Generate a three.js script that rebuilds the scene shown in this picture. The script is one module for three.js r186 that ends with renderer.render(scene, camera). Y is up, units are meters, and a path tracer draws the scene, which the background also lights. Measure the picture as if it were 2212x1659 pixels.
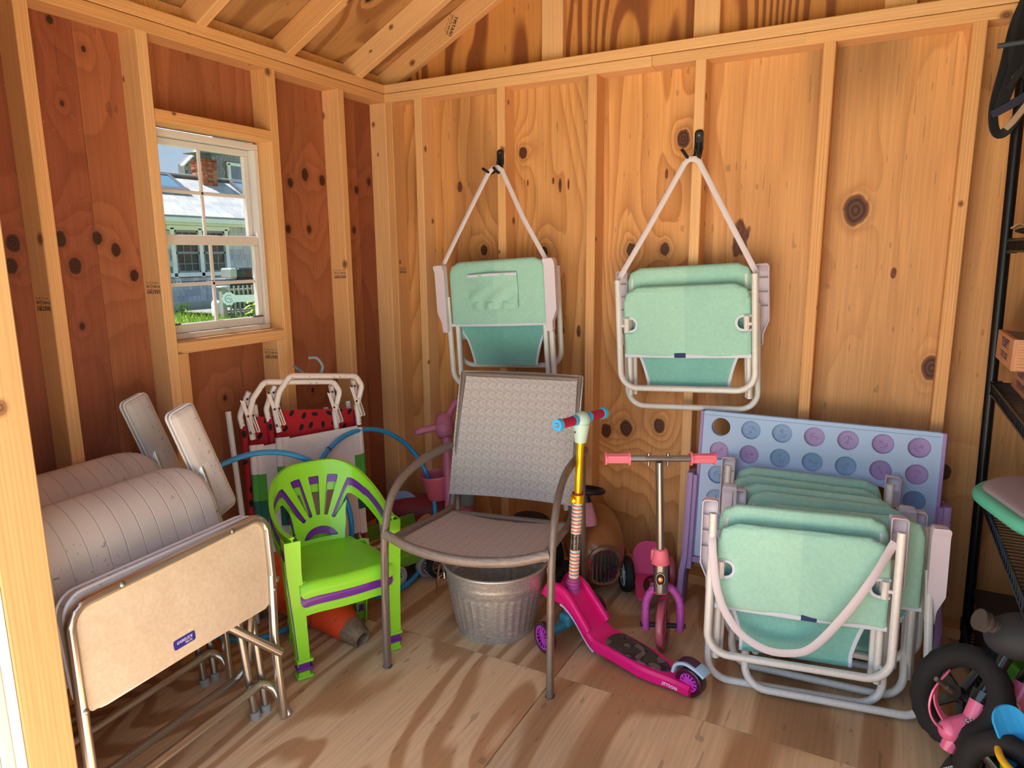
import * as THREE from 'three';
import { mergeGeometries, mergeVertices, toCreasedNormals } from 'three/addons/utils/BufferGeometryUtils.js';
import { RoundedBoxGeometry } from 'three/addons/geometries/RoundedBoxGeometry.js';

// ---------------------------------------------------------------- camera, sky, sun, exposure
const scene = new THREE.Scene();
const camera = new THREE.PerspectiveCamera(58.25289389, 2212 / 1659, 0.05, 400);
{
  const m = new THREE.Matrix4().set(
    0.882503, -0.079448, 0.463548, 2.130297,
    -0.008285, 0.982849, 0.184224, 1.315022,
    -0.470234, -0.166419, 0.866709, 2.71414,
    0, 0, 0, 1);
  m.decompose(camera.position, camera.quaternion, camera.scale);
  camera.scale.set(1, 1, 1);
}
scene.add(camera);
const SKY_LEVEL = 0.8, SUN_LEVEL = 11, EXPOSURE = 2.6;
{
  const W = 512, H = 256, d = new Float32Array(W * H * 4);
  const sunD = new THREE.Vector3(-0.49, 1.95, 0.69).normalize();
  for (let r = 0; r < H; r++) for (let c = 0; c < W; c++) {
    const el = ((r + 0.5) / H - 0.5) * Math.PI, az = ((c + 0.5) / W - 0.5) * 2 * Math.PI, y = Math.max(0, Math.sin(el));
    const x = Math.cos(az) * Math.cos(el), z = Math.sin(az) * Math.cos(el), k = Math.pow(1 - y, 3);
    const g = Math.pow(Math.max(0, x * sunD.x + Math.sin(el) * sunD.y + z * sunD.z), 24) * 0.8, o = (r * W + c) * 4;
    d[o] = 0.36 + 0.5 * k + g; d[o + 1] = 0.66 + 0.32 * k + g; d[o + 2] = 1.0 + 0.06 * k + g * 0.9; d[o + 3] = 1;
  }
  const t = new THREE.DataTexture(d, W, H, THREE.RGBAFormat, THREE.FloatType);
  t.mapping = THREE.EquirectangularReflectionMapping; t.magFilter = THREE.LinearFilter; t.needsUpdate = true;
  scene.background = t; scene.environment = t; scene.backgroundIntensity = SKY_LEVEL; scene.environmentIntensity = SKY_LEVEL;
}
const sun = new THREE.DirectionalLight(0xfff6f2, SUN_LEVEL);
sun.position.set(-0.49, 1.95, 0.69).multiplyScalar(8); sun.target.position.set(0, 0, 0);
sun.castShadow = true; sun.shadow.mapSize.set(4096, 4096);
Object.assign(sun.shadow.camera, { left: -16, right: 16, top: 16, bottom: -16, near: 0.5, far: 60 });
scene.add(sun, sun.target);
const renderer = new THREE.WebGLRenderer({ antialias: true });
renderer.toneMapping = THREE.LinearToneMapping; renderer.toneMappingExposure = EXPOSURE;
renderer.outputColorSpace = THREE.SRGBColorSpace;
renderer.shadowMap.enabled = true; renderer.shadowMap.type = THREE.PCFSoftShadowMap;

// ---------------------------------------------------------------- helpers
const PI = Math.PI, R = (a) => a * PI / 180, V = (x, y, z) => new THREE.Vector3(x, y, z), lerp = THREE.MathUtils.lerp;
const clamp = (x, a, b) => Math.min(b, Math.max(a, x)), sstep = (x, a, b) => { x = clamp((x - a) / (b - a), 0, 1); return x * x * (3 - 2 * x); };
function rng(seed) { let s = seed >>> 0; return () => { s = (s + 0x6d2b79f5) | 0; let t = Math.imul(s ^ (s >>> 15), 1 | s); t = (t + Math.imul(t ^ (t >>> 7), 61 | t)) ^ t; return ((t ^ (t >>> 14)) >>> 0) / 4294967296; }; }
const hash2 = (x, y, s) => { let h = Math.imul(x, 374761393) + Math.imul(y, 668265263) + Math.imul(s, 982451653); h = Math.imul(h ^ (h >>> 13), 1274126177); return ((h ^ (h >>> 16)) >>> 0) / 4294967295; };
function noise(x, y, s) {
  const i = Math.floor(x), j = Math.floor(y), f = x - i, g = y - j, u = f * f * (3 - 2 * f), v = g * g * (3 - 2 * g);
  const a = hash2(i, j, s), b = hash2(i + 1, j, s), c = hash2(i, j + 1, s), d = hash2(i + 1, j + 1, s);
  return a + (b - a) * u + (c - a) * v + (a - b - c + d) * u * v;
}
const used = new Map();
function numbered(name) { const n = used.get(name) ?? 0; used.set(name, n + 1); return n ? name + '_' + String(n).padStart(3, '0') : name; }
function thing(name, label, category, pos = [0, 0, 0], group) {
  const o = new THREE.Group(); o.name = numbered(name); o.position.set(...pos); scene.add(o);
  o.userData = { label, category }; if (group) o.userData.group = group;
  return o;
}
function setting(name) { const o = new THREE.Group(); o.name = name; o.userData.kind = 'structure'; scene.add(o); return o; }
function copyOf(root, label, group) {
  const c = root.clone(); c.name = numbered(root.name.replace(/_\d{3}$/, '')); scene.add(c);
  c.userData = { ...root.userData, label }; if (group) c.userData.group = group;
  return c;
}
function add(parent, name, geo, material, label) {
  if (Array.isArray(geo)) return geo.map((g) => add(parent, name, g, material, label))[0];   // a list makes one part each
  const g = geo;
  const m = new THREE.Mesh(g, material); m.name = name; m.castShadow = m.receiveShadow = true; parent.add(m);
  if (label) m.userData.label = label;
  return m;
}
function one(name, label, category, geo, material, group) {
  const m = add(scene, numbered(name), geo, material); m.userData = { label, category }; if (group) m.userData.group = group; return m;
}
function merge(list) {
  const gs = list.map((g) => { g = g.index ? g.toNonIndexed() : g; for (const k of Object.keys(g.attributes)) if (!['position', 'normal', 'uv'].includes(k)) g.deleteAttribute(k);
    if (!g.attributes.uv) g.setAttribute('uv', new THREE.BufferAttribute(new Float32Array(g.attributes.position.count * 2), 2)); return g; });
  return mergeGeometries(gs);
}
// local frame (x axis, up axis) at a place -> Matrix4
function frame(o, x, y) { const X = x.clone().normalize(), Z = X.clone().cross(y).normalize(), Y = Z.clone().cross(X); return new THREE.Matrix4().makeBasis(X, Y, Z).setPosition(o); }
function pose(obj, o, x, y) { frame(o, x, y).decompose(obj.position, obj.quaternion, obj.scale); obj.scale.set(1, 1, 1); return obj; }
const at = (g, x, y, z, rx = 0, ry = 0, rz = 0) => { g = g.clone(); g.applyMatrix4(new THREE.Matrix4().makeRotationFromEuler(new THREE.Euler(rx, ry, rz)).setPosition(x, y, z)); return g; };
// path with rounded corners
function fillet(pts, r = 0.04, n = 6, closed = false) {
  const P = pts.map((p) => (p.isVector3 ? p : V(...p))), out = [], N = P.length;
  for (let i = 0; i < N; i++) {
    if (!closed && (i === 0 || i === N - 1)) { out.push(P[i].clone()); continue; }
    const p = P[i], a = P[(i + N - 1) % N], b = P[(i + 1) % N], da = a.clone().sub(p), db = b.clone().sub(p), la = da.length(), lb = db.length();
    da.divideScalar(la); db.divideScalar(lb);
    const ang = Math.acos(clamp(da.dot(db), -1, 1)); let t = r / Math.tan(ang / 2);
    if (ang > 3.12 || r <= 0) { out.push(p.clone()); continue; }
    t = Math.min(t, la * 0.48, lb * 0.48);
    const s = p.clone().addScaledVector(da, t), e = p.clone().addScaledVector(db, t), rr = t * Math.tan(ang / 2), c = da.clone().add(db).normalize().multiplyScalar(rr / Math.sin(ang / 2)).add(p);
    const v0 = s.clone().sub(c), v1 = e.clone().sub(c), tot = PI - ang, ax = v0.clone().cross(v1).normalize();
    for (let k = 0; k <= n; k++) out.push(v0.clone().applyAxisAngle(ax, (tot * k) / n).add(c));
  }
  return out;
}
const smooth = (pts, n = 40, closed = false, tension = 0.5) => new THREE.CatmullRomCurve3(pts.map((p) => (p.isVector3 ? p : V(...p))), closed, 'catmullrom', tension).getPoints(n).slice(0, closed ? -1 : undefined);
const ring = (r, n = 10, ry = r) => Array.from({ length: n }, (_, i) => [Math.cos((i / n) * 2 * PI) * r, Math.sin((i / n) * 2 * PI) * ry]);
const rrectProf = (w, h, r, n = 2) => { const o = []; for (const [cx, cy, a] of [[w / 2 - r, h / 2 - r, 0], [-w / 2 + r, h / 2 - r, PI / 2], [-w / 2 + r, -h / 2 + r, PI], [w / 2 - r, -h / 2 + r, 1.5 * PI]]) for (let k = 0; k <= n; k++) o.push([cx + r * Math.cos(a + (k / n) * PI / 2), cy + r * Math.sin(a + (k / n) * PI / 2)]); return o; };
// sweep a closed profile along points; profile x along `side`, y along `up`
function sweep(pts, prof, { up = null, closed = false, caps = true, crease = 0.7, scale = null, uo = 0, vo = 0 } = {}) {
  const P = pts.map((p) => (p.isVector3 ? p : V(...p))), N = P.length, M = prof.length, T = [];
  for (let i = 0; i < N; i++) T.push((closed ? P[(i + 1) % N].clone().sub(P[(i + N - 1) % N]) : P[Math.min(i + 1, N - 1)].clone().sub(P[Math.max(i - 1, 0)])).normalize());
  let U = up ? (up.isVector3 ? up.clone() : V(...up)) : Math.abs(T[0].y) < 0.9 ? V(0, 1, 0) : V(0, 0, 1);
  const rows = [], per = [0]; for (let j = 0; j < M; j++) { const a = prof[j], b = prof[(j + 1) % M]; per.push(per[j] + Math.hypot(a[0] - b[0], a[1] - b[1])); }
  let len = 0; const L = [];
  for (let i = 0; i < N; i++) {
    if (i) len += P[i].distanceTo(P[i - 1]); L.push(len);
    U.addScaledVector(T[i], -U.dot(T[i])).normalize(); const S = U.clone().cross(T[i]).normalize(), k = scale ? scale(i / (N - 1)) : 1;
    rows.push(prof.map(([x, y]) => P[i].clone().addScaledVector(S, x * k).addScaledVector(U, y * k)));
    if (up && !up.carry) U = up.isVector3 ? up.clone() : V(...up);
  }
  const pos = [], uv = [], q = (a, b, c, ua, ub, uc) => { pos.push(a.x, a.y, a.z, b.x, b.y, b.z, c.x, c.y, c.z); uv.push(...ua, ...ub, ...uc); };
  for (let i = 0; i < (closed ? N : N - 1); i++) for (let j = 0; j < M; j++) {
    const i2 = (i + 1) % N, j2 = (j + 1) % M, l2 = i2 ? L[i2] : len + P[0].distanceTo(P[N - 1]);
    const ua = [per[j] + uo, L[i] + vo], ub = [per[j + 1] + uo, L[i] + vo], uc = [per[j + 1] + uo, l2 + vo], ud = [per[j] + uo, l2 + vo];
    q(rows[i][j], rows[i][j2], rows[i2][j2], ua, ub, uc); q(rows[i][j], rows[i2][j2], rows[i2][j], ua, uc, ud);
  }
  if (caps && !closed) for (const [r, flip] of [[rows[0], true], [rows[N - 1], false]]) {
    const tri = THREE.ShapeUtils.triangulateShape(prof.map((p) => new THREE.Vector2(...p)), []);
    const ccw = THREE.ShapeUtils.area(prof.map((p) => new THREE.Vector2(...p))) > 0;
    for (const t of tri) { const [a, b, c] = flip === ccw ? [t[0], t[2], t[1]] : t; q(r[a], r[b], r[c], [prof[a][0], prof[a][1]], [prof[b][0], prof[b][1]], [prof[c][0], prof[c][1]]); }
  }
  const g = new THREE.BufferGeometry();
  g.setAttribute('position', new THREE.Float32BufferAttribute(pos, 3)); g.setAttribute('uv', new THREE.Float32BufferAttribute(uv, 2));
  return toCreasedNormals(g, crease);
}
const pipe = (pts, r, fr = 0.04, o = {}) => sweep(fillet(pts, fr, o.n ?? 6, o.closed), ring(r, o.sides ?? 10), { crease: 1, ...o });
const rod = (a, b, r, sides = 10) => sweep([a, b], ring(r, sides), { crease: 1 });
const bar = (a, b, w, h, up, o = {}) => sweep([a, b], rrectProf(w, h, o.r ?? Math.min(w, h) * 0.06, o.n ?? 1), { up, ...o });
const rbox = (w, h, d, x = 0, y = 0, z = 0, r = 0.004, s = 2) => at(new RoundedBoxGeometry(w, h, d, s, Math.min(r, w / 2.01, h / 2.01, d / 2.01)), x, y, z);
const cyl = (r0, r1, h, x = 0, y = 0, z = 0, n = 24) => at(new THREE.CylinderGeometry(r1, r0, h, n), x, y + h / 2, z);
const lathe = (pts, n = 32) => new THREE.LatheGeometry(pts.map((p) => new THREE.Vector2(...p)), n);
const ball = (r, x = 0, y = 0, z = 0, sx = 1, sy = 1, sz = 1, n = 18) => { const g = new THREE.SphereGeometry(r, n, Math.ceil(n * 0.7)); g.scale(sx, sy, sz); return at(g, x, y, z); };
// 2-D distance functions
const sdRect = (x, y, cx, cy, w, h, r = 0) => { const a = Math.abs(x - cx) - w / 2 + r, b = Math.abs(y - cy) - h / 2 + r; return Math.hypot(Math.max(a, 0), Math.max(b, 0)) + Math.min(Math.max(a, b), 0) - r; };
const sdSeg = (x, y, ax, ay, bx, by) => { const px = x - ax, py = y - ay, dx = bx - ax, dy = by - ay, t = clamp((px * dx + py * dy) / (dx * dx + dy * dy), 0, 1); return Math.hypot(px - dx * t, py - dy * t); };
const sdPoly = (x, y, p) => { let d = 1e9, s = 1; for (let i = 0, j = p.length - 1; i < p.length; j = i++) { d = Math.min(d, sdSeg(x, y, p[j][0], p[j][1], p[i][0], p[i][1])); if ((p[i][1] > y) !== (p[j][1] > y) && x < ((p[j][0] - p[i][0]) * (y - p[i][1])) / (p[j][1] - p[i][1]) + p[i][0]) s = -s; } return d * s; };
// a sheet with outline sdf<0, placed by map(u,v), thickness t (number or t(u,v,sdf))
function sheet(sdf, [u0, u1, nu], [v0, v1, nv], map, t = 0.004, crease = 0.6, uvs = 1) {
  const F = [], D = (i, j) => F[j * (nu + 1) + i];
  for (let j = 0; j <= nv; j++) for (let i = 0; i <= nu; i++) { let d = sdf(u0 + ((u1 - u0) * i) / nu, v0 + ((v1 - v0) * j) / nv); F.push(Math.abs(d) < 1e-6 ? 1e-6 : d); }
  const th = (u, v) => (typeof t === 'function' ? t(u, v, sdf(u, v)) : t), cache = new Map(), h = 1e-4;
  const pt = (u, v) => {
    const k = u.toFixed(6) + ',' + v.toFixed(6); let p = cache.get(k);
    if (!p) { const c = map(u, v), a = map(u + h, v).sub(map(u - h, v)), b = map(u, v + h).sub(map(u, v - h)), n = a.cross(b).normalize(), w = th(u, v) / 2; p = [c.clone().addScaledVector(n, w), c.clone().addScaledVector(n, -w), u * uvs, v * uvs]; cache.set(k, p); }
    return p;
  };
  const pos = [], uv = [], tri = (a, b, c, s) => { for (const p of [a, b, c]) { pos.push(p[s].x, p[s].y, p[s].z); uv.push(p[2], p[3]); } };
  for (let j = 0; j < nv; j++) for (let i = 0; i < nu; i++) {
    const C = [[i, j], [i + 1, j], [i + 1, j + 1], [i, j + 1]], poly = [], cut = [];
    if (C.every(([a, b]) => D(a, b) > 0)) continue;
    for (let k = 0; k < 4; k++) {
      const [a, b] = C[k], [c, d] = C[(k + 1) % 4], f = D(a, b), g = D(c, d), U = (x) => u0 + ((u1 - u0) * x) / nu, W = (y) => v0 + ((v1 - v0) * y) / nv;
      if (f < 0) poly.push(pt(U(a), W(b)));
      if (f < 0 !== g < 0) { const s = f / (f - g), p = pt(U(a + (c - a) * s), W(b + (d - b) * s)); poly.push(p); cut.push([p, f < 0]); }
      if (f < 0 && g < 0) { const e = [j === 0, i === nu - 1, j === nv - 1, i === 0][k]; if (e) { const p = pt(U(a), W(b)), q = pt(U(c), W(d)); for (const [x, s] of [[p, 0], [q, 0], [q, 1]]) { pos.push(x[s].x, x[s].y, x[s].z); uv.push(x[2], x[3]); } for (const [x, s] of [[p, 0], [q, 1], [p, 1]]) { pos.push(x[s].x, x[s].y, x[s].z); uv.push(x[2], x[3]); } } }
    }
    for (let k = 1; k + 1 < poly.length; k++) { tri(poly[0], poly[k], poly[k + 1], 0); tri(poly[0], poly[k + 1], poly[k], 1); }
    for (let k = 0; k + 1 < cut.length; k += 2) {
      let [p, out] = cut[k], [q] = cut[k + 1]; if (!out) [p, q] = [q, p];
      for (const [x, s] of [[p, 1], [q, 1], [q, 0], [p, 1], [q, 0], [p, 0]]) { pos.push(x[s].x, x[s].y, x[s].z); uv.push(x[2], x[3]); }
    }
  }
  const g = new THREE.BufferGeometry();
  g.setAttribute('position', new THREE.Float32BufferAttribute(pos, 3)); g.setAttribute('uv', new THREE.Float32BufferAttribute(uv, 2));
  return toCreasedNormals(g, crease);
}
const puff = (edge, t) => (u, v, d) => edge + (t - edge) * Math.sqrt(clamp(1 - Math.pow(1 - clamp(-d / 0.03, 0, 1), 2), 0, 1));

// ---------------------------------------------------------------- materials
const std = (color, roughness = 0.6, metalness = 0, extra = {}) => new THREE.MeshStandardMaterial({ color, roughness, metalness, ...extra });
const phys = (color, roughness, extra) => new THREE.MeshPhysicalMaterial({ color, roughness, ...extra });
function tex(w, h, fn, srgb = true, repeat = null) {
  const d = new Uint8Array(w * h * 4), c = [0, 0, 0, 1];
  for (let y = 0; y < h; y++) for (let x = 0; x < w; x++) { c[3] = 1; fn((x + 0.5) / w, (y + 0.5) / h, c); const o = (y * w + x) * 4; for (let k = 0; k < 4; k++) d[o + k] = clamp(Math.round(c[k] * 255), 0, 255); }
  const t = new THREE.DataTexture(d, w, h); t.magFilter = THREE.LinearFilter; t.minFilter = THREE.LinearMipmapLinearFilter; t.generateMipmaps = true; t.wrapS = t.wrapT = THREE.RepeatWrapping;
  if (srgb) t.colorSpace = THREE.SRGBColorSpace; if (repeat) t.repeat.set(...repeat); t.needsUpdate = true; return t;
}
function canvasTex(w, h, draw) { const c = document.createElement('canvas'); c.width = w; c.height = h; draw(c.getContext('2d'), w, h); const t = new THREE.CanvasTexture(c); t.colorSpace = THREE.SRGBColorSpace; t.magFilter = THREE.LinearFilter; t.anisotropy = 8; return t; }
// flat print on a thin plane
const print = (draw, w, h, rough = 0.6) => new THREE.MeshStandardMaterial({ map: canvasTex(w, h, draw), transparent: true, alphaTest: 0.35, roughness: rough, side: THREE.DoubleSide });
const hex = (s) => [1, 3, 5].map((i) => parseInt(s.slice(i, i + 2), 16) / 255);
// rotary-cut plywood face: contour lines of a stretched height field, with knots [u, v, r, tone]; size in metres
function plyTex(W, H, mw, mh, o) {
  const A = hex(o.light), B = hex(o.dark), K = hex(o.knot ?? '#4a1f0c'), s = o.seed, st = o.stretch ?? 0.3, fq = o.freq ?? 2.2, N = o.rings ?? 9, knots = o.knots ?? [], flip = o.flip;
  return tex(W, H, (a, b, c) => {
    let u = a * mw, v = b * mh; if (flip) [u, v] = [v, u];
    let h = noise(u * fq, v * fq * st, s) + 0.35 * noise(u * fq * 2.6, v * fq * st * 2.2, s + 1) + 0.05 * noise(u * 24, v * 4, s + 2) + u * (o.tilt ?? 0.3);
    let kn = 0, rim = 0, kr = 0;
    for (const k of knots) {
      const du = u - k[0], dv = (v - k[1]) / 1.35; if (Math.abs(du) > 0.22 || Math.abs(dv) > 0.22) continue;
      const d = Math.hypot(du, dv) * (1 + 0.18 * (noise(Math.atan2(dv, du) * 2 + k[0] * 50, k[1] * 30, s + 7) - 0.5)), q = d / k[2];
      h += (k[3] ?? 0.35) * Math.exp(-d / 0.045) * (1 + 0.4 * noise(u * 12, v * 6, s + 8));
      if (q < 1.25) { const i = 1 - sstep(q, 0.85, 1.15); if (i > kn) { kn = i; kr = q; } rim = Math.max(rim, 1 - Math.abs(q - 0.95) / 0.22); }
      else rim = Math.max(rim, 0.5 * (1 - sstep(q, 1.2, 2)));
    }
    const f = h * N, r = f - Math.floor(f), band = o.soft ? sstep(r, 0.35, 0.6) * (1 - sstep(r, 0.86, 1)) : Math.pow(r, o.sharp ?? 3) * (1 - sstep(r, 0.93, 1));
    const fib = (noise(u * 260, v * 7, s + 3) - 0.5) * (o.fibre ?? 0.1), low = (noise(u * 1.7 + 9, v * 1.1, s + 4) - 0.5) * (o.blot ?? 0.25), grey = noise(u * 5, v * 2.4, s + 5);
    let m = clamp(band * (o.contrast ?? 0.75) + low + fib * 0.6, 0, 1);
    for (let i = 0; i < 3; i++) c[i] = lerp(A[i], B[i], m) * (1 + fib + low * 0.35 - (o.dirt ?? 0.06) * sstep(grey, 0.55, 0.9));
    const fl = noise(u * 90, v * 14, s + 6); if (fl > 0.93) for (let i = 0; i < 3; i++) c[i] *= 0.86;
    if (kn > 0 || rim > 0) { const rr = 0.75 + 0.35 * Math.sin(kr * 16); for (let i = 0; i < 3; i++) { c[i] = lerp(c[i], B[i] * 0.8, clamp(rim, 0, 1) * 0.6); c[i] = lerp(c[i], K[i] * rr, kn * 0.92); } }
    for (const q of o.scars ?? []) { const d = Math.hypot((u - q[0]) / q[2], (v - q[1]) / q[3]) + 0.5 * (noise(u * 60, v * 40, s + 11) - 0.5); if (d < 1) { const w = 1 - sstep(d, 0.75, 1); for (let i = 0; i < 3; i++) c[i] = lerp(c[i], K[i] * (0.7 + 0.6 * noise(u * 160, v * 90, s + 12)), w * 0.9); } }
    if (o.specks && noise(u * 420, v * 300, s + 13) > 0.955 && noise(u * 6, v * 5, s + 14) > 0.6) for (let i = 0; i < 3; i++) c[i] = lerp(c[i], 0.82, 0.5);
  });
}
// ---------------------------------------------------------------- timber
const S = 0.038, D = 0.089, H = 2.067, HB = H - 2 * S, RIDGE = 1.525, DEPTH = 2.012, WIDE = 3.05;
const lumberTex = (seed, light, dark, n) => tex(256, 1024, (a, b, c) => {
  const u = a * 0.256, v = b * 2.4, A = hex(light), B = hex(dark);
  const wv = 0.006 * noise(v * 2.2, 3, seed) + 0.002 * noise(v * 9, 5, seed), f = (u + wv) * n + 1.4 * noise(u * 18, v * 0.9, seed + 1), r = f - Math.floor(f);
  const band = Math.pow(r, 2.2) * (1 - sstep(r, 0.9, 1)), fib = (noise(u * 420, v * 6, seed + 2) - 0.5) * 0.09, low = noise(u * 9, v * 1.4, seed + 3) - 0.5;
  for (let i = 0; i < 3; i++) c[i] = lerp(A[i], B[i], clamp(band * 0.55 + low * 0.3, 0, 1)) * (1 + fib + low * 0.06);
  for (let k = 0; k < 5; k++) { const ku = hash2(k, 1, seed) * 0.256, kv = hash2(k, 2, seed) * 2.4, kr = 0.003 + hash2(k, 3, seed) * 0.006, d = Math.hypot(u - ku, (v - kv) / 1.3) / kr; if (d < 2.2) for (let i = 0; i < 3; i++) c[i] = lerp(c[i], [0.45, 0.25, 0.13][i] * (0.8 + 0.3 * Math.sin(d * 9)), (1 - sstep(d, 0.5, 2.2)) * 0.75); }
}, true, [1 / 0.256, 1 / 2.4]);
const lumber = [lumberTex(11, '#e6b279', '#c48a50', 150), lumberTex(23, '#e0a96e', '#bd8248', 105), lumberTex(37, '#e9b982', '#ca9158', 210)].map((t) => std(0xffffff, 0.72, 0, { map: t }));
const lumberPale = std(0xffffff, 0.7, 0, { map: lumberTex(51, '#c69a62', '#ab7c48', 95) });
let boardNo = 0;
function board(parent, name, a, b, w, h, up, material, label) {
  boardNo++; const g = bar(a, b, w, h, up, { r: 0.0025, uo: (boardNo * 0.173) % 1, vo: (boardNo * 0.771) % 2.4 });
  return add(parent, name, g, material ?? lumber[boardNo % 3], label);
}
// ink stamp of the mill, lying on a board
const stampMat = print((g, w, h) => { g.clearRect(0, 0, w, h); g.fillStyle = '#2a1c14'; g.textAlign = 'center'; g.font = 'bold 62px sans-serif'; g.fillText('TP', 62, 60); g.fillText('STAND', 186, 60); g.font = 'bold 38px sans-serif'; g.fillText('101', 56, 106); g.beginPath(); g.arc(116, 93, 17, 0, 7); g.lineWidth = 5; g.strokeStyle = '#2a1c14'; g.stroke(); g.fillText('KD-HT', 206, 106); g.font = '22px monospace'; g.fillText('SPF DRY 2x4 NLGA', 128, 140); }, 256, 160, 0.8);
function stamp(parent, o, x, y, w = 0.075) { const m = add(parent, 'mill_stamp', new THREE.PlaneGeometry(w, w * 0.625), stampMat); m.castShadow = false; return pose(m, o, x, y); }

// ---------------------------------------------------------------- sheathing panels (extruded, uv 0..1 over the sheet)
function panel(parent, name, o, ux, uy, w, h, thick, material, holes = []) {
  const s = new THREE.Shape([[0, 0], [w, 0], [w, h], [0, h]].map((p) => new THREE.Vector2(...p)));
  for (const q of holes) s.holes.push(new THREE.Path(q.map((p) => new THREE.Vector2(...p))));
  return panelShape(parent, name, o, ux, uy, s, w, h, thick, material);
}
function panelShape(parent, name, o, ux, uy, s, w, h, thick, material) {
  const g = new THREE.ExtrudeGeometry(s, { depth: thick, bevelEnabled: false }); g.translate(0, 0, -thick);
  const p = g.attributes.position, uv = new Float32Array(p.count * 2); for (let i = 0; i < p.count; i++) { uv[i * 2] = p.getX(i) / w; uv[i * 2 + 1] = p.getY(i) / h; }
  g.setAttribute('uv', new THREE.BufferAttribute(uv, 2)); g.applyMatrix4(frame(o, ux, uy));
  return add(parent, name, g, material);
}
const ply = (t, rough = 0.62) => std(0xffffff, rough, 0, { map: t });
const X = V(1, 0, 0), Y = V(0, 1, 0), Z = V(0, 0, 1), nX = V(-1, 0, 0), nZ = V(0, 0, -1);

// ---- floor: plywood sheets, grain running to the back wall
const floor = setting('floor');
{
  const fo = { light: '#e6bd90', dark: '#b07a4e', knot: '#6d4424', freq: 3.2, stretch: 0.34, rings: 6, soft: 1, contrast: 0.75, tilt: 0.5, fibre: 0.1, blot: 0.2, dirt: 0.1 };
  const f1 = plyTex(1024, 1024, 1.31, 1.22, { ...fo, seed: 71, rings: 7 }), f2 = plyTex(1024, 1024, 1.31, 1.22, { ...fo, seed: 85, rings: 5, freq: 2.6 }), f3 = plyTex(768, 768, 1.31, 0.92, { ...fo, seed: 93, stretch: 0.12, freq: 4 });
  const rows = [[-0.02, 0.9055, [f3, f3]], [0.9085, 2.115, [f1, f2]]];
  for (const [z0, z1, ts] of rows) for (const [k, x0, x1] of [[0, -0.02, 1.31], [1, 1.313, 3.07]]) panel(floor, 'plywood_sheet', V(x0, 0, z1), X, nZ, x1 - x0, z1 - z0, 0.018, ply(ts[k], 0.78));
  for (const x of [0, 0.6, 1.2, 1.8, 2.4, 3.03]) board(floor, 'floor_joist', V(x, -0.09, -0.01), V(x, -0.09, 2.1), S, 0.14, Y);
}
// ---- back wall
const wallB = setting('wall_back');
const backKnots = [[0.741, 1.739, 0.018], [1.421, 1.74, 0.024], [2.027, 1.455, 0.036], [0.543, 1.337, 0.017], [0.839, 1.325, 0.018], [1.228, 1.33, 0.02], [1.364, 1.332, 0.018], [1.222, 0.592, 0.026], [1.364, 0.618, 0.023], [1.135, 0.572, 0.022], [2.3, 0.924, 0.03], [2.369, 0.565, 0.02], [0.62, 0.5, 0.02], [1.9, 0.5, 0.02]];
const backScars = [[0.421, 1.614, 0.012, 0.025], [0.763, 1.615, 0.005, 0.018], [0.882, 1.618, 0.005, 0.014], [0.913, 1.598, 0.007, 0.03], [0.951, 1.6, 0.005, 0.025], [1.361, 1.617, 0.006, 0.02], [1.648, 1.37, 0.034, 0.075], [2.159, 1.243, 0.008, 0.018], [0.927, 0.99, 0.012, 0.02], [1.003, 0.994, 0.01, 0.03], [0.46, 1.05, 0.008, 0.02]];
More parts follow.
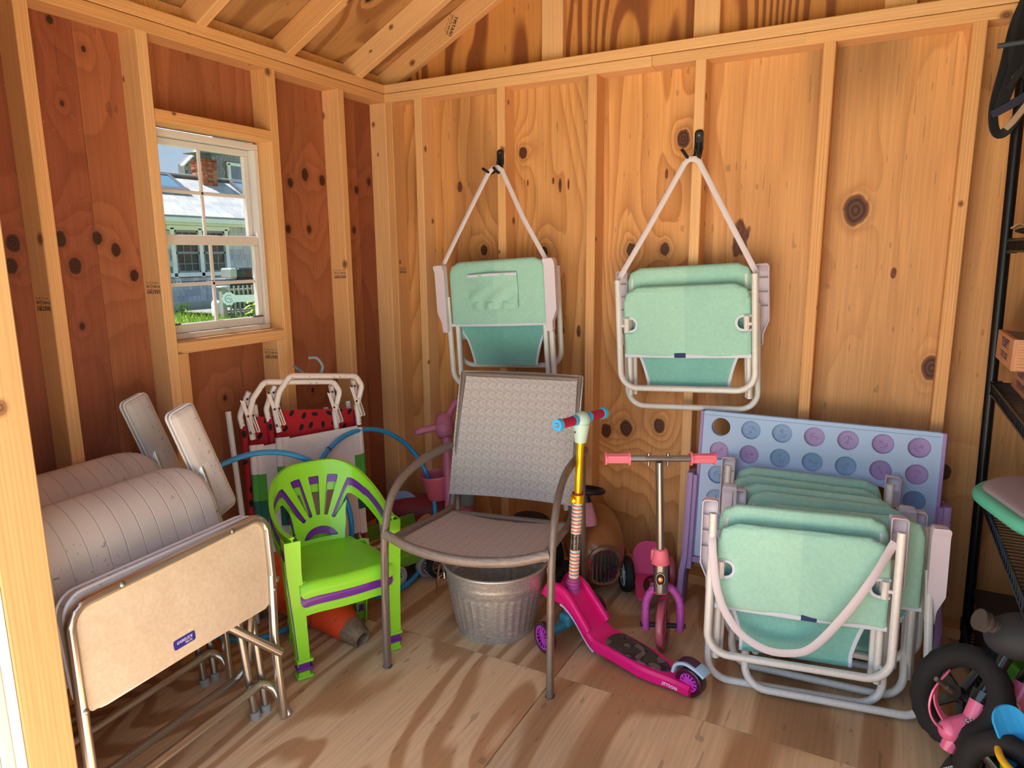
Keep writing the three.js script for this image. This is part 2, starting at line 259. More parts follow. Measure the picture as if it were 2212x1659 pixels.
{
  const bo = { light: '#dfa262', dark: '#ac6c34', knot: '#5a2a12', freq: 2.1, stretch: 0.3, rings: 11, sharp: 2.2, contrast: 0.7, tilt: 0.5, dirt: 0.1 };
  const seams = [-0.012, 0.267, 1.497, 2.717, 3.062];
  for (let i = 0; i < 4; i++) {
    const x0 = seams[i] + 0.0012, x1 = seams[i + 1] - 0.0012, w = x1 - x0, yb = -0.02, h = 2.11, rel = (l) => l.filter((k) => k[0] > x0 - 0.1 && k[0] < x1 + 0.1).map((k) => [k[0] - x0, k[1] - yb, ...k.slice(2)]);
    const t = plyTex(w > 1 ? 1024 : 384, w > 1 ? 1536 : 1024, w, h, { ...bo, seed: 201 + i * 17, knots: rel(backKnots), scars: rel(backScars), ...(i === 2 ? { light: '#d9a064', dark: '#b4773e', rings: 8, contrast: 0.55, blot: 0.4, dirt: 0.2 } : i === 3 ? { light: '#c89a6c', dark: '#996b42', blot: 0.4, dirt: 0.25 } : {}) });
    panel(wallB, 'siding_panel', V(x0, yb, 0), X, Y, w, h, 0.012, ply(t));
  }
  // gable sheathing above the plates
  const gt = { light: '#cc8c48', dark: '#7e441e', freq: 2.6, stretch: 0.3, rings: 8, soft: 1, contrast: 0.85, tilt: 0.6, fibre: 0.12 };
  for (const [i, x0, x1] of [[0, -0.012, RIDGE - 0.001], [1, RIDGE + 0.001, 3.062]]) {
    const hl = i ? 2.87 - 2.09 : 0.02, hr = i ? 0.02 : 2.87 - 2.09, s = new THREE.Shape([[0, 0], [x1 - x0, 0], [x1 - x0, hr], [0, hl]].map((p) => new THREE.Vector2(...p)));
    panelShape(wallB, 'gable_panel', V(x0, 2.09, 0), X, Y, s, x1 - x0, 0.78, 0.012, ply(plyTex(1024, 512, 1.53, 0.78, { ...gt, seed: 301 + i * 9 })));
  }
  const studX = [0.108, 0.267, 0.683, 1.086, 1.4975, 1.915, 2.326, 2.737, 2.97];
  for (const x of studX) {
    const m = board(wallB, 'stud', V(x, S, D / 2), V(x, HB, D / 2), S, D, Z, x > 1.8 ? lumber[1] : undefined);
    if (x === 0.683 || x === 0.108) stamp(m, V(x + 0.0195 , x === 0.683 ? 0.55 : 1.25, 0.045), V(0, 0, 1), V(0, -1, 0), 0.06);
  }
  board(wallB, 'bottom_plate', V(0.09, S / 2, D / 2), V(WIDE, S / 2, D / 2), D, S, Y);
  board(wallB, 'top_plate', V(0.0895, HB + S / 2 - 0.0006, D / 2), V(1.318, HB + S / 2 - 0.0006, D / 2), D, S - 0.001, Y);
  board(wallB, 'top_plate', V(1.3195, HB + S / 2 - 0.0006, D / 2), V(WIDE, HB + S / 2 - 0.0006, D / 2), D, S - 0.001, Y);
  board(wallB, 'top_plate', V(0.0895, H - S / 2 + 0.0006, D / 2), V(WIDE, H - S / 2 + 0.0006, D / 2), D, S - 0.001, Y, lumber[2]);
  for (const x of [0.893, 1.5, 2.11]) { const top = 2.87 - Math.abs(x - RIDGE) * 0.5 - 0.09; board(wallB, 'gable_stud', V(x, H + 0.001, S / 2 + 0.001), V(x, top, S / 2 + 0.001), 0.092, S, Z, lumber[2]); }
}
// ---- left wall with the window opening
const wallL = setting('wall_left');
const zK1 = 1.276, zK2 = 0.769, OZ0 = zK2, OZ1 = zK1 - S, OY0 = 1.0372, OY1 = 1.7356;
const leftKnots = [[1.411, 1.375, 0.015], [1.356, 1.34, 0.015], [1.52, 1.37, 0.017], [1.487, 1.293, 0.018], [1.647, 1.358, 0.018], [1.66, 1.296, 0.016], [1.304, 1.26, 0.014], [0.602, 1.606, 0.014], [0.518, 1.646, 0.018], [0.42, 1.631, 0.016], [0.629, 1.424, 0.013], [0.513, 1.427, 0.012], [0.203, 1.609, 0.013], [0.114, 1.651, 0.013], [0.232, 1.431, 0.011], [1.474, 1.977, 0.009], [1.386, 1.921, 0.007], [1.467, 1.755, 0.006], [1.488, 1.113, 0.008], [0.55, 0.75, 0.008], [0.33, 1.1, 0.008], [1.0, 0.8, 0.008]];
{
  const lo = { light: '#9c5a3c', dark: '#793a24', knot: '#45200f', freq: 2.4, stretch: 0.22, rings: 6, sharp: 2, contrast: 0.5, tilt: 0.4, specks: 1, blot: 0.3, dirt: 0.05 };
  const seams = [[-0.011, 0.195], [0.1965, 1.414], [1.4155, 2.1]];
  seams.forEach(([z0, z1], i) => {
    const w = z1 - z0, yb = -0.02, h = 2.12, t = plyTex(w > 1 ? 1024 : 512, 1536, w, h, { ...lo, seed: 401 + i * 13, ...(i === 0 ? { light: '#96563a' } : i === 1 ? { light: '#a96643', dark: '#884a2c' } : { light: '#985438', dark: '#783a24' }), knots: leftKnots.filter((k) => k[0] > z0 - 0.1 && k[0] < z1 + 0.1).map((k) => [z1 - k[0], k[1] - yb, k[2]]) });
    // u runs from the front (+z) to the back
    const hole = i === 1 ? [[[z1 - OZ1, OY0 - yb], [z1 - OZ0, OY0 - yb], [z1 - OZ0, OY1 - yb], [z1 - OZ1, OY1 - yb]]] : [];
    panel(wallL, 'siding_panel', V(0, yb, z1), nZ, Y, w, h, 0.012, ply(t), hole);
  });
  const st = (z, y0 = S, y1 = HB, m) => board(wallL, 'stud', V(D / 2, y0, z), V(D / 2, y1, z), D, S, Z, m);
  const c0 = st(0.07), l1 = st(0.397 - S / 2), k2 = st(zK2 - S / 2), k1 = st(zK1 - S / 2), a0 = st(1.615 - S / 2, S, HB, lumber[0]), f0 = st(1.992);
  add(wallL, 'corner_stud', bar(V(D / 2, S, 0.051 - 0.02), V(D / 2, HB, 0.051 - 0.02), D, S, Z), lumber[1]);
  stamp(k1, V(0.044, 1.22, zK1 + 0.0006), X, V(0, -1, 0)); stamp(a0, V(0.044, 1.19, 1.6157), X, V(0, -1, 0)); stamp(l1, V(0.047, 1.24, 0.3976), X, V(0, -1, 0));
  board(wallL, 'top_plate', V(D / 2, HB + S / 2 - 0.0006, 0.001), V(D / 2, HB + S / 2 - 0.0006, DEPTH), D, S - 0.001, Y, lumber[1]);
  board(wallL, 'top_plate', V(D / 2, H - S / 2 + 0.0006, 0.001), V(D / 2, H - S / 2 + 0.0006, DEPTH), D, S - 0.001, Y, lumber[0]);
  board(wallL, 'bottom_plate', V(D / 2, S / 2, 0), V(D / 2, S / 2, DEPTH), D, S, Y);
  board(wallL, 'window_header', V(D / 2, 1.7736 - S / 2, OZ1), V(D / 2, 1.7736 - S / 2, OZ0), D, S, Y, lumber[1]);
  board(wallL, 'window_sill', V(D / 2, OY0 - S / 2, OZ1), V(D / 2, OY0 - S / 2, OZ0), D, S, Y, lumber[0]);
  const cs = [OZ1 - S / 2 - 0.001, OZ0 + S / 2 + 0.001].map((z) => board(wallL, 'cripple_stud', V(D / 2, S, z), V(D / 2, OY0 - S, z), D, S, Z));
  stamp(cs[1], V(0.044, 0.945, OZ0 + S + 0.0017), X, V(0, -1, 0)); stamp(cs[0], V(0.047, 0.91, OZ1 - 0.0004), X, V(0, -1, 0), 0.06);
}
// ---- window
const win = setting('window_1');
const vinyl = std(0xd9d4cf, 0.4), glass = new THREE.MeshPhysicalMaterial({ color: 0xc4c8cb, roughness: 0, transmission: 1, thickness: 0, ior: 1.5 });
{
  const fr = (name, x0, x1, y0, y1, z0, z1, w, m = vinyl) => { const xc = (x0 + x1) / 2, d = x1 - x0; return [rbox(d, w, z1 - z0, xc, y1 - w / 2, (z0 + z1) / 2, 0.003), rbox(d, w, z1 - z0, xc, y0 + w / 2, (z0 + z1) / 2, 0.003), rbox(d, y1 - y0 - 2 * w, w, xc, (y0 + y1) / 2, z0 + w / 2, 0.003), rbox(d, y1 - y0 - 2 * w, w, xc, (y0 + y1) / 2, z1 - w / 2, 0.003)]; };
  const z0 = OZ0 + 0.004, z1 = OZ1 - 0.004, y0 = OY0 + 0.001, y1 = OY1 - 0.007;
  add(win, 'window_frame', fr('', -0.04, 0.018, y0, y1, z0, z1, 0.02), vinyl);
  const ym = 1.372, sash = (x0, x1, a, b, wb, wt) => {
    const zi0 = z0 + 0.021, zi1 = z1 - 0.021, xc = (x0 + x1) / 2, d = x1 - x0, g = [rbox(d, wb, zi1 - zi0, xc, a + wb / 2, (zi0 + zi1) / 2, 0.003), rbox(d, wt, zi1 - zi0, xc, b - wt / 2, (zi0 + zi1) / 2, 0.003)];
    for (const z of [zi0 + 0.011, zi1 - 0.011]) g.push(rbox(d, b - a - wb - wt, 0.022, xc, (a + b) / 2 + (wb - wt) / 2, z, 0.003));
    const s = add(win, 'sash', g, vinyl), zm = (zi0 + zi1) / 2, vm = (a + wb + b - wt) / 2;
    add(s, 'muntin', [rbox(0.008, b - a - wb - wt, 0.012, xc, vm, zm, 0.002), rbox(0.008, 0.012, zi1 - zi0 - 0.044, xc, vm, zm, 0.002)], vinyl);
    add(s, 'glass_pane', rbox(0.003, b - a - wb - wt, zi1 - zi0 - 0.044, xc - 0.006, vm, zm, 0.001, 1), glass);
    return s;
  };
  sash(-0.034, -0.016, ym - 0.012, y1 - 0.021, 0.03, 0.022);
  const low = sash(-0.014, 0.006, y0 + 0.021, ym + 0.02, 0.03, 0.034);
  const dirtM = std(0x3a2418, 0.9);
  { // dark grime caught on the ledge of the lower muntin and latches
    const g = [], r = rng(5); for (let i = 0; i < 60; i++) g.push(rbox(0.004, 0.001 + r() * 0.0025, 0.004 + r() * 0.006, -0.002 + r() * 0.003, 1.2315 + 0.001, z0 + 0.05 + r() * 0.35, 0.0004, 1));
    add(low, 'grime', g, dirtM).userData.kind = 'stuff';
  }
  for (const z of [z0 + 0.05, z1 - 0.05]) add(low, 'latch', rbox(0.012, 0.006, 0.045, 0.008, y0 + 0.052, z, 0.002), std(0x554a44, 0.6));
}
// paper sticker at the corner of the upper pane
add(win, 'paper_sticker', rbox(0.0012, 0.075, 0.04, -0.0145, 1.655, 1.186, 0.0005, 1), std(0xe9dfe0, 0.8), 'white paper sticker in upper pane corner');

// ---- right wall, front wall with the doorway
const wallR = setting('wall_right');
{
  const t = plyTex(512, 768, 2.13, 2.13, { light: '#bd8c5e', dark: '#8e6038', seed: 555, freq: 2, stretch: 0.3, rings: 8 });
  panel(wallR, 'siding_panel', V(WIDE, -0.02, 0), Z, Y, 2.1, 2.12, 0.012, ply(t));
  for (const z of [0.51, 0.917, 1.324, 1.73]) board(wallR, 'stud', V(WIDE - D / 2, S, z), V(WIDE - D / 2, HB, z), D, S, Z);
  for (const y of [S / 2, HB + S / 2, H - S / 2]) board(wallR, y < 1 ? 'bottom_plate' : 'top_plate', V(WIDE - D / 2, y, D + 0.001), V(WIDE - D / 2, y, DEPTH), D, S - 0.001, Y);
}
const wallF = setting('wall_front');
const JX = 0.7, JR = 2.45, HD = 1.97;
const whitePaint = std(0xe9ecee, 0.5);
{
  const zf = DEPTH + D / 2, sid = ply(plyTex(384, 512, 1.2, 2.1, { light: '#bd8c5e', dark: '#8e6038', seed: 577, rings: 8 }));
  add(wallF, 'door_jamb', bar(V(JX - S / 2, 0.0, zf), V(JX - S / 2, HD, zf), S, D, Z, { r: 0.003, uo: 0.12, vo: 0.4 }), lumberPale, 'pale pine jamb stud at the doorway edge');
  board(wallF, 'door_jamb', V(JR + S / 2, 0, zf), V(JR + S / 2, HD, zf), S, D, Z);
  board(wallF, 'door_header', V(JX - S, HD + 0.07, zf), V(JR + S, HD + 0.07, zf), D, 0.14, Y);
  for (const x of [0.12, 0.42, 2.7, 2.93]) board(wallF, 'stud', V(x, S, zf), V(x, HB, zf), S, D, Z);
  for (const [a, b] of [[0, JX - S], [JR + S, WIDE]]) board(wallF, 'bottom_plate', V(a, S / 2, zf), V(b, S / 2, zf), D, S, Y);
  const zo = DEPTH + D;
  for (const [x0, x1, y0, y1] of [[-0.012, JX - 0.012, -0.02, 2.12], [JR + 0.012, 3.062, -0.02, 2.12], [JX - 0.012, JR + 0.012, HD + 0.01, 2.12]]) panel(wallF, 'siding_panel', V(x0, y0, zo + 0.012), X, Y, x1 - x0, y1 - y0, 0.012, sid);
  const s = new THREE.Shape([[0, 0], [3.074, 0], [1.537, 0.77]].map((p) => new THREE.Vector2(...p))); panelShape(wallF, 'gable_panel', V(-0.012, 2.1, zo + 0.012), X, Y, s, 3.07, 0.77, 0.012, sid);
  // white outside trim of the doorway, with a bare strip
  add(wallF, 'trim_1', rbox(0.02, HD + 0.12, 0.019, JX - 0.0118, (HD + 0.1) / 2 - 0.02, zo + 0.0105, 0.002), whitePaint);
  add(wallF, 'trim_2', rbox(0.09, HD + 0.12, 0.02, JX - 0.045, (HD + 0.1) / 2 - 0.02, zo + 0.031, 0.003), std(0xe6d6b8, 0.6));
  add(wallF, 'trim_3', rbox(0.12, HD + 0.12, 0.02, JX - 0.068, (HD + 0.1) / 2 - 0.02, zo + 0.052, 0.003), whitePaint);
  add(wallF, 'trim_4', rbox(JR - JX + 0.2, 0.1, 0.02, (JX + JR) / 2, HD + 0.06, zo + 0.022, 0.003), whitePaint);
}
// ---- roof
const ceiling = setting('ceiling');
{
  const SL = 0.5, c = Math.cos(Math.atan(SL)), yb = (x) => 2.067 + SL * (x - 0.096);   // underside of a rafter
  const rt = { light: '#c08f58', dark: '#87562a', knot: '#20120a', freq: 2.4, stretch: 0.28, rings: 6, soft: 1, contrast: 0.6, tilt: 0.4, blot: 0.3 };
  const up = V(-SL, 1, 0).normalize();
  for (const z of [0.02, 0.254, 0.645, 1.036, 1.44, 1.84, 2.05]) for (const m of [0, 1]) {
    const f = (x) => (m ? 2 * RIDGE - x : x), mid = 0.0445 / c, x0 = z < 0.03 || z > 2.04 ? -0.01 : -0.012, r = board(ceiling, 'rafter', V(f(x0), yb(x0) + mid, z), V(f(RIDGE - 0.02), yb(RIDGE - 0.02) + mid, z), S, D, m ? V(SL, 1, 0).normalize() : up);
    if (z === 0.02 && !m) stamp(r, V(0.42, yb(0.42) + mid + 0.004, 0.0398), V(-0.45, -0.9, 0), V(0.9, -0.45, 0), 0.09);
  }
  for (const x of [0.004, WIDE - 0.004]) add(ceiling, 'eave_block', rbox(0.03, 0.06, 2.1, x, 2.093, 1.05, 0.002), lumber[0]);
  board(ceiling, 'ridge_board', V(RIDGE, yb(RIDGE) + 0.06, 0), V(RIDGE, yb(RIDGE) + 0.06, 2.1), 0.038, 0.13, Y);
  const base = yb(0) + D / c + 0.001, len = (RIDGE + 0.15) / c;
  for (const m of [0, 1]) for (const [z0, z1, sd] of [[-0.1, 1.228, 601], [1.23, 2.3, 640]]) {
    const dir = m ? V(1, -SL, 0).normalize() : V(1, SL, 0).normalize(), o = m ? V(RIDGE, base + SL * RIDGE, z0) : V(-0.15, base - 0.15 * SL, z0), w = z1 - z0;
    const t = plyTex(m ? 256 : 1024, m ? 256 : 1024, len, w, { ...rt, seed: sd + m, flip: true, knots: m || sd !== 601 ? [] : [[0.55, 0.52, 0.011], [0.35, 0.36, 0.014]] });
    // shape in (dir, z); outer face up
    const s = new THREE.Shape([[0, 0], [len, 0], [len, w], [0, w]].map((p) => new THREE.Vector2(...p)));
    const g = new THREE.ExtrudeGeometry(s, { depth: 0.013, bevelEnabled: false }), p = g.attributes.position, uv = new Float32Array(p.count * 2); for (let i = 0; i < p.count; i++) { uv[i * 2] = p.getX(i) / len; uv[i * 2 + 1] = p.getY(i) / w; }
    g.setAttribute('uv', new THREE.BufferAttribute(uv, 2)); g.translate(0, 0, -0.013); g.applyMatrix4(new THREE.Matrix4().makeBasis(dir, V(0, 0, 1), dir.clone().cross(V(0, 0, 1))).setPosition(o));
    add(ceiling, 'roof_panel', g, ply(t));
  }
}
// ---- ground outside
const ground = setting('ground');
{
  const gt = tex(512, 512, (a, b, c) => { const n = noise(a * 60, b * 60, 3), m = noise(a * 9, b * 9, 4), f = noise(a * 220, b * 220, 5); c[0] = 0.4 + 0.16 * n + 0.1 * m + 0.1 * (f - 0.5); c[1] = 0.5 + 0.14 * n + 0.06 * m + 0.12 * (f - 0.5); c[2] = 0.2 + 0.08 * n; });
  gt.repeat.set(12, 12);
  const g = new THREE.PlaneGeometry(60, 60, 60, 60); g.rotateX(-PI / 2);
  const p = g.attributes.position; for (let i = 0; i < p.count; i++) { const x = p.getX(i), z = p.getZ(i); p.setY(i, -0.2 + clamp(-(x + 1) / 12, 0, 1) * 0.2 + 0.01 * noise(x * 3, z * 3, 8)); }
  g.computeVertexNormals(); add(ground, 'lawn', g, std(0xffffff, 0.95, 0, { map: gt }));
  const pt = tex(256, 256, (a, b, c) => { const n = noise(a * 90, b * 90, 13), m = noise(a * 8, b * 8, 14); const v = 0.72 + 0.12 * n + 0.05 * m; c[0] = v; c[1] = v * 0.965; c[2] = v * 0.9; }); pt.repeat.set(3, 3);
  const d = new THREE.BoxGeometry(9, 0.04, 7); d.translate(1.5, -0.175, 5.66); add(ground, 'shell_path', d, std(0xffffff, 0.95, 0, { map: pt }));
}
// ---------------------------------------------------------------- folding beach chairs
const cloudTex = (seed, a, b, sc, rough) => tex(256, 256, (u, v, c) => { const n = noise(u * sc, v * sc, seed) * 0.6 + noise(u * sc * 3, v * sc * 3, seed + 1) * 0.4, A = hex(a), B = hex(b), f = (noise(u * 190, v * 190, seed + 2) - 0.5) * (rough ?? 0.04); for (let i = 0; i < 3; i++) c[i] = lerp(A[i], B[i], n) + f; });
const weaveBump = tex(64, 64, (u, v, c) => { const a = Math.sin(u * 2 * PI * 8), b = Math.sin(v * 2 * PI * 8); c[0] = c[1] = c[2] = 0.5 + 0.25 * a * (b > 0 ? 1 : -1) + 0.2 * b; }, false, [60, 60]);
const mint = std(0xffffff, 0.82, 0, { map: cloudTex(21, '#abdcc6', '#9cd1bf', 4), bumpMap: weaveBump, bumpScale: 0.0004, side: THREE.DoubleSide });
const mintDeep = std(0xffffff, 0.82, 0, { map: cloudTex(22, '#86c4b6', '#78baae', 4), bumpMap: weaveBump, bumpScale: 0.0004, side: THREE.DoubleSide });
const whiteTube = std(0xffffff, 0.33, 0, { map: cloudTex(25, '#e6e2dc', '#dad6d0', 3) }), whitePlastic = std(0xdbd0d9, 0.45), binding = std(0xd4dce8, 0.8), webbing = std(0xd9cfd3, 0.85, 0, { side: THREE.DoubleSide }), steel = std(0x8d8a86, 0.35, 0.9), navy = std(0x2b3a66, 0.8);
const ribbon = (pts, w, up = Z) => sweep(pts, rrectProf(w, 0.0016, 0.0006, 1), { up, crease: 0.9 });
const strapSmooth = (pts, n = 36) => smooth(pts, n, false, 0.5);
function beachChair(label, o = {}) {
  const t = thing('beach_chair', label, 'beach chair', [0, 0, 0], o.group), dy = o.dy ?? 0, u2z = o.u2z ?? -0.02, rear = o.rear ?? 0.07;
  const u1 = 0.095 + dy * 0.6, b0 = 0.215 + dy, b1 = 0.475 + dy, r1 = b1 + rear, r0 = 0.275 + dy, arm = o.arm ?? 0.535 + dy, hw = 0.232;
  const ch = (hw, y0, y1, c) => [[-hw, y0], [hw, y0], [hw, y1 - c], [hw - c * 0.25, y1 - c * 0.35], [hw - c, y1], [-hw + c, y1], [-hw + c * 0.25, y1 - c * 0.35], [-hw, y1 - c]];
  add(t, 'front_leg_frame', pipe([[-0.2475, 0.505 + dy, 0.05], [-0.2475, u1, 0.05], [0.2475, u1, 0.05], [0.2475, 0.505 + dy, 0.05]], 0.0118, 0.065, { n: 8 }), whiteTube);
  add(t, 'rear_leg_frame', pipe([[-0.243, 0.4 + dy, -0.03], [-0.244, 0.013, u2z], [0.244, 0.013, u2z], [0.243, 0.4 + dy, -0.03]], 0.0118, 0.065, { n: 8 }), whiteTube);
  for (const s of [-1, 1]) {
    add(t, 'seat_tube', [rod(V(s * 0.222, 0.06 + dy * 0.7, 0.012), V(s * 0.218, b1 - 0.03, 0.012), 0.0112), rod(V(s * 0.212, 0.06 + dy * 0.7, -0.012), V(s * 0.208, r1 - 0.04, -0.014), 0.0112)], whiteTube);
    add(t, 'hinge', [rod(V(s * 0.2185, b0 + 0.095, 0.045), V(s * 0.2185, b0 + 0.145, 0.045), 0.01), rod(V(s * 0.222, b0 + 0.118, 0.047), V(s * 0.248, b0 + 0.118, 0.05), 0.006), rod(V(s * 0.226, 0.1 + dy, 0.02), V(s * 0.226, 0.1 + dy, 0.034), 0.005)], whiteTube);
  }
  // puffed cushion panels
  const P1 = ch(hw, b0, b1, 0.055), notch = (x, y) => Math.min(sdRect(x, y, -hw, b0 + 0.12, 0.098, 0.056, 0.027), sdRect(x, y, hw, b0 + 0.12, 0.098, 0.056, 0.027));
  const pad = add(t, 'seat_pad', sheet((x, y) => Math.max(sdPoly(x, y, P1), -notch(x, y)), [-hw - 0.004, hw + 0.004, 76], [b0 - 0.004, b1 + 0.004, 44], (x, y) => V(x, y, 0.03 + 0.002 * Math.sin(x * 30 + y * 20)), puff(0.005, 0.026), 0.9), mint);
  add(pad, 'binding', [ribbon([V(-hw, b0 + 0.003, 0.036), V(0, b0 + 0.001, 0.037), V(hw, b0 + 0.003, 0.036)], 0.015), ...[-1, 1].map((s) => sweep(fillet([[s * (hw + 0.001), b0 + 0.095, 0.037], [s * (hw - 0.05), b0 + 0.095, 0.038], [s * (hw - 0.05), b0 + 0.145, 0.038], [s * (hw + 0.001), b0 + 0.145, 0.037]], 0.024, 8), rrectProf(0.009, 0.004, 0.001, 1), { up: Z }))], binding);
  add(pad, 'care_tag', rbox(0.042, 0.018, 0.002, o.tag ?? -0.02, b0 + 0.004, 0.0395, 0.0008, 1), navy, 'small navy tag');
  const P2 = ch(hw - 0.002, r0, r1, 0.05);
  const bp = add(t, 'back_pad', sheet((x, y) => sdPoly(x, y, P2), [-hw, hw, 60], [r0 - 0.004, r1 + 0.004, 40], (x, y) => V(x, y, -0.018), puff(0.005, 0.03), 0.9), mint);
  add(bp, 'binding', ribbon([V(-hw, r0 + 0.003, -0.026), V(0, r0 + 0.001, -0.027), V(hw, r0 + 0.003, -0.026)], 0.013), binding);
  const sl = (y) => 0.2 - 0.05 * Math.pow(clamp((b0 + 0.02 - y) / 0.12, 0, 1), 0.55);
  const low = add(t, 'seat_sling', sheet((x, y) => Math.max(Math.abs(x) - sl(y), y - r0 - 0.02, u1 + 0.006 - y), [-0.21, 0.21, 40], [u1, r0 + 0.03, 24], (x, y) => V(x, y, 0.012), 0.003), mintDeep);
  add(low, 'binding', [-1, 1].map((s) => sweep(Array.from({ length: 14 }, (_, i) => { const y = u1 + 0.006 + (i / 13) * (b0 + 0.03 - u1); return V(s * sl(y), y, 0.0125); }), rrectProf(0.011, 0.006, 0.002, 1), { up: Z })), binding);
  for (const s of [-1, 1]) {
    // plastic arm folded along the side: a shallow ribbed trough, flat on its outer face
    const Ap = [[0.24, arm - 0.285], [0.264, arm - 0.285], [0.267, arm - 0.245], [0.287, arm - 0.2], [0.287, arm - 0.008], [0.281, arm], [0.24, arm]].map(([x, y]) => [s * (x - 0.004), y]);
    const a = add(t, 'armrest', merge([sheet((x, y) => sdPoly(x, y, Ap), s > 0 ? [0.23, 0.29, 16] : [-0.29, -0.23, 16], [arm - 0.29, arm + 0.005, 50], (x, y) => V(x, y, -0.054 - 0.012 * sstep(y, arm - 0.03, arm)), 0.005),
      sweep(fillet(Ap.map(([x, y]) => [x - s * 0.002 * Math.sign(x - s * 0.26) * s, y, -0.042]), 0.006, 3, true), rrectProf(0.004, 0.026, 0.001, 1), { up: Z, closed: true })]), whitePlastic);
    add(a, 'rib', [0.05, 0.1, 0.15].map((d) => rbox(0.042, 0.003, 0.018, s * 0.26, arm - d, -0.044, 0.001, 1)), whitePlastic);
  }
  if (o.pocket) {
    const p = add(t, 'pocket', sheet((x, y) => sdRect(x, y, 0.01, r1 - 0.13, 0.235, 0.145, 0.012), [-0.115, 0.135, 40], [r1 - 0.21, r1 - 0.05, 28], (x, y) => V(x, y, -0.041 - 0.011 * Math.sin(clamp((x + 0.108) / 0.236, 0, 1) * PI) - 0.004 * Math.sin(x * 55 + y * 70) * sstep(r1 - 0.08 - y, 0, 0.06) - (y < r1 - 0.17 ? 0.006 * Math.sin(x * 90) : 0)), 0.002), mint, 'mesh storage pocket');
    add(p, 'binding', ribbon([V(-0.107, r1 - 0.062, -0.0435), V(0.01, r1 - 0.06, -0.0545), V(0.127, r1 - 0.062, -0.0435)], 0.012), binding);
  }
  return t;
}
const chairL = beachChair('mint beach chair hung on the left hook, showing its rear pocket', { pocket: true });
const rl = R(3.3);
pose(chairL, V(0.738, 0.752, 0.17), V(-Math.cos(rl), -Math.sin(rl), 0), V(-Math.sin(rl), Math.cos(rl), 0));
const chairR = beachChair('mint beach chair hung on the right hook above the blue game board');
pose(chairR, V(1.522, 0.727, 0.16), V(Math.cos(rl), Math.sin(rl), 0), V(-Math.sin(rl), Math.cos(rl), 0));
// straps in world space, so that they reach the hooks (children of their chairs)
function strapOn(chair, pts, w = 0.02, worldUp = Z) {
  chair.updateMatrixWorld(true); const inv = chair.matrixWorld.clone().invert(), g = ribbon(pts.length > 9 ? smooth(pts, 50) : pts, w, worldUp); g.applyMatrix4(inv);
  return add(chair, 'strap', g, webbing);
}
strapOn(chairL, [V(0.452, 1.27, 0.2), V(0.56, 1.47, 0.175), V(0.655, 1.645, 0.15), V(0.675, 1.664, 0.148), V(0.7, 1.668, 0.148), V(0.72, 1.655, 0.15), V(0.83, 1.46, 0.175), V(0.947, 1.29, 0.2)]);
strapOn(chairR, [V(1.232, 1.2, 0.19), V(1.35, 1.41, 0.172), V(1.468, 1.632, 0.15), V(1.482, 1.645, 0.148), V(1.503, 1.646, 0.148), V(1.52, 1.634, 0.15), V(1.63, 1.44, 0.172), V(1.748, 1.235, 0.19)]);
function wallHook(label, x, y, long) {
  const t = thing('wall_hook', label, 'hook', [x, y, 0.0895]), black = std(0x16161a, 0.45);
  add(t, 'back_plate', sheet((u, v) => sdRect(u, v, 0, 0, 0.032, long ? 0.08 : 0.066, 0.013), [-0.018, 0.018, 16], [-0.045, 0.045, 30], (u, v) => V(u, v, 0.004), (u, v, d) => 0.004 + 0.004 * sstep(-d, 0, 0.004)), black);
  for (const s of [-1, 1]) add(t, 'prong', pipe([[s * 0.009, long ? -0.005 : -0.01, 0.008], [s * 0.01, -0.05, 0.014], [s * (s < 0 ? 0.022 : 0.014), -0.066, 0.05], [s * (s < 0 ? 0.04 : 0.012), long ? -0.035 : -0.048, 0.085]], 0.0058, 0.02, { n: 6 }), black);
  add(t, 'screw', [cyl(0.004, 0.004, 0.002, 0, 0, 0)].map((g) => at(g, 0, 0.02, 0.0075, PI / 2)), steel);
}
wallHook('short black double hook on the stud, holding the left hanging chair', 0.683, 1.712, false);
wallHook('long black double hook on the stud, holding the right hanging chair', 1.503, 1.712, true);

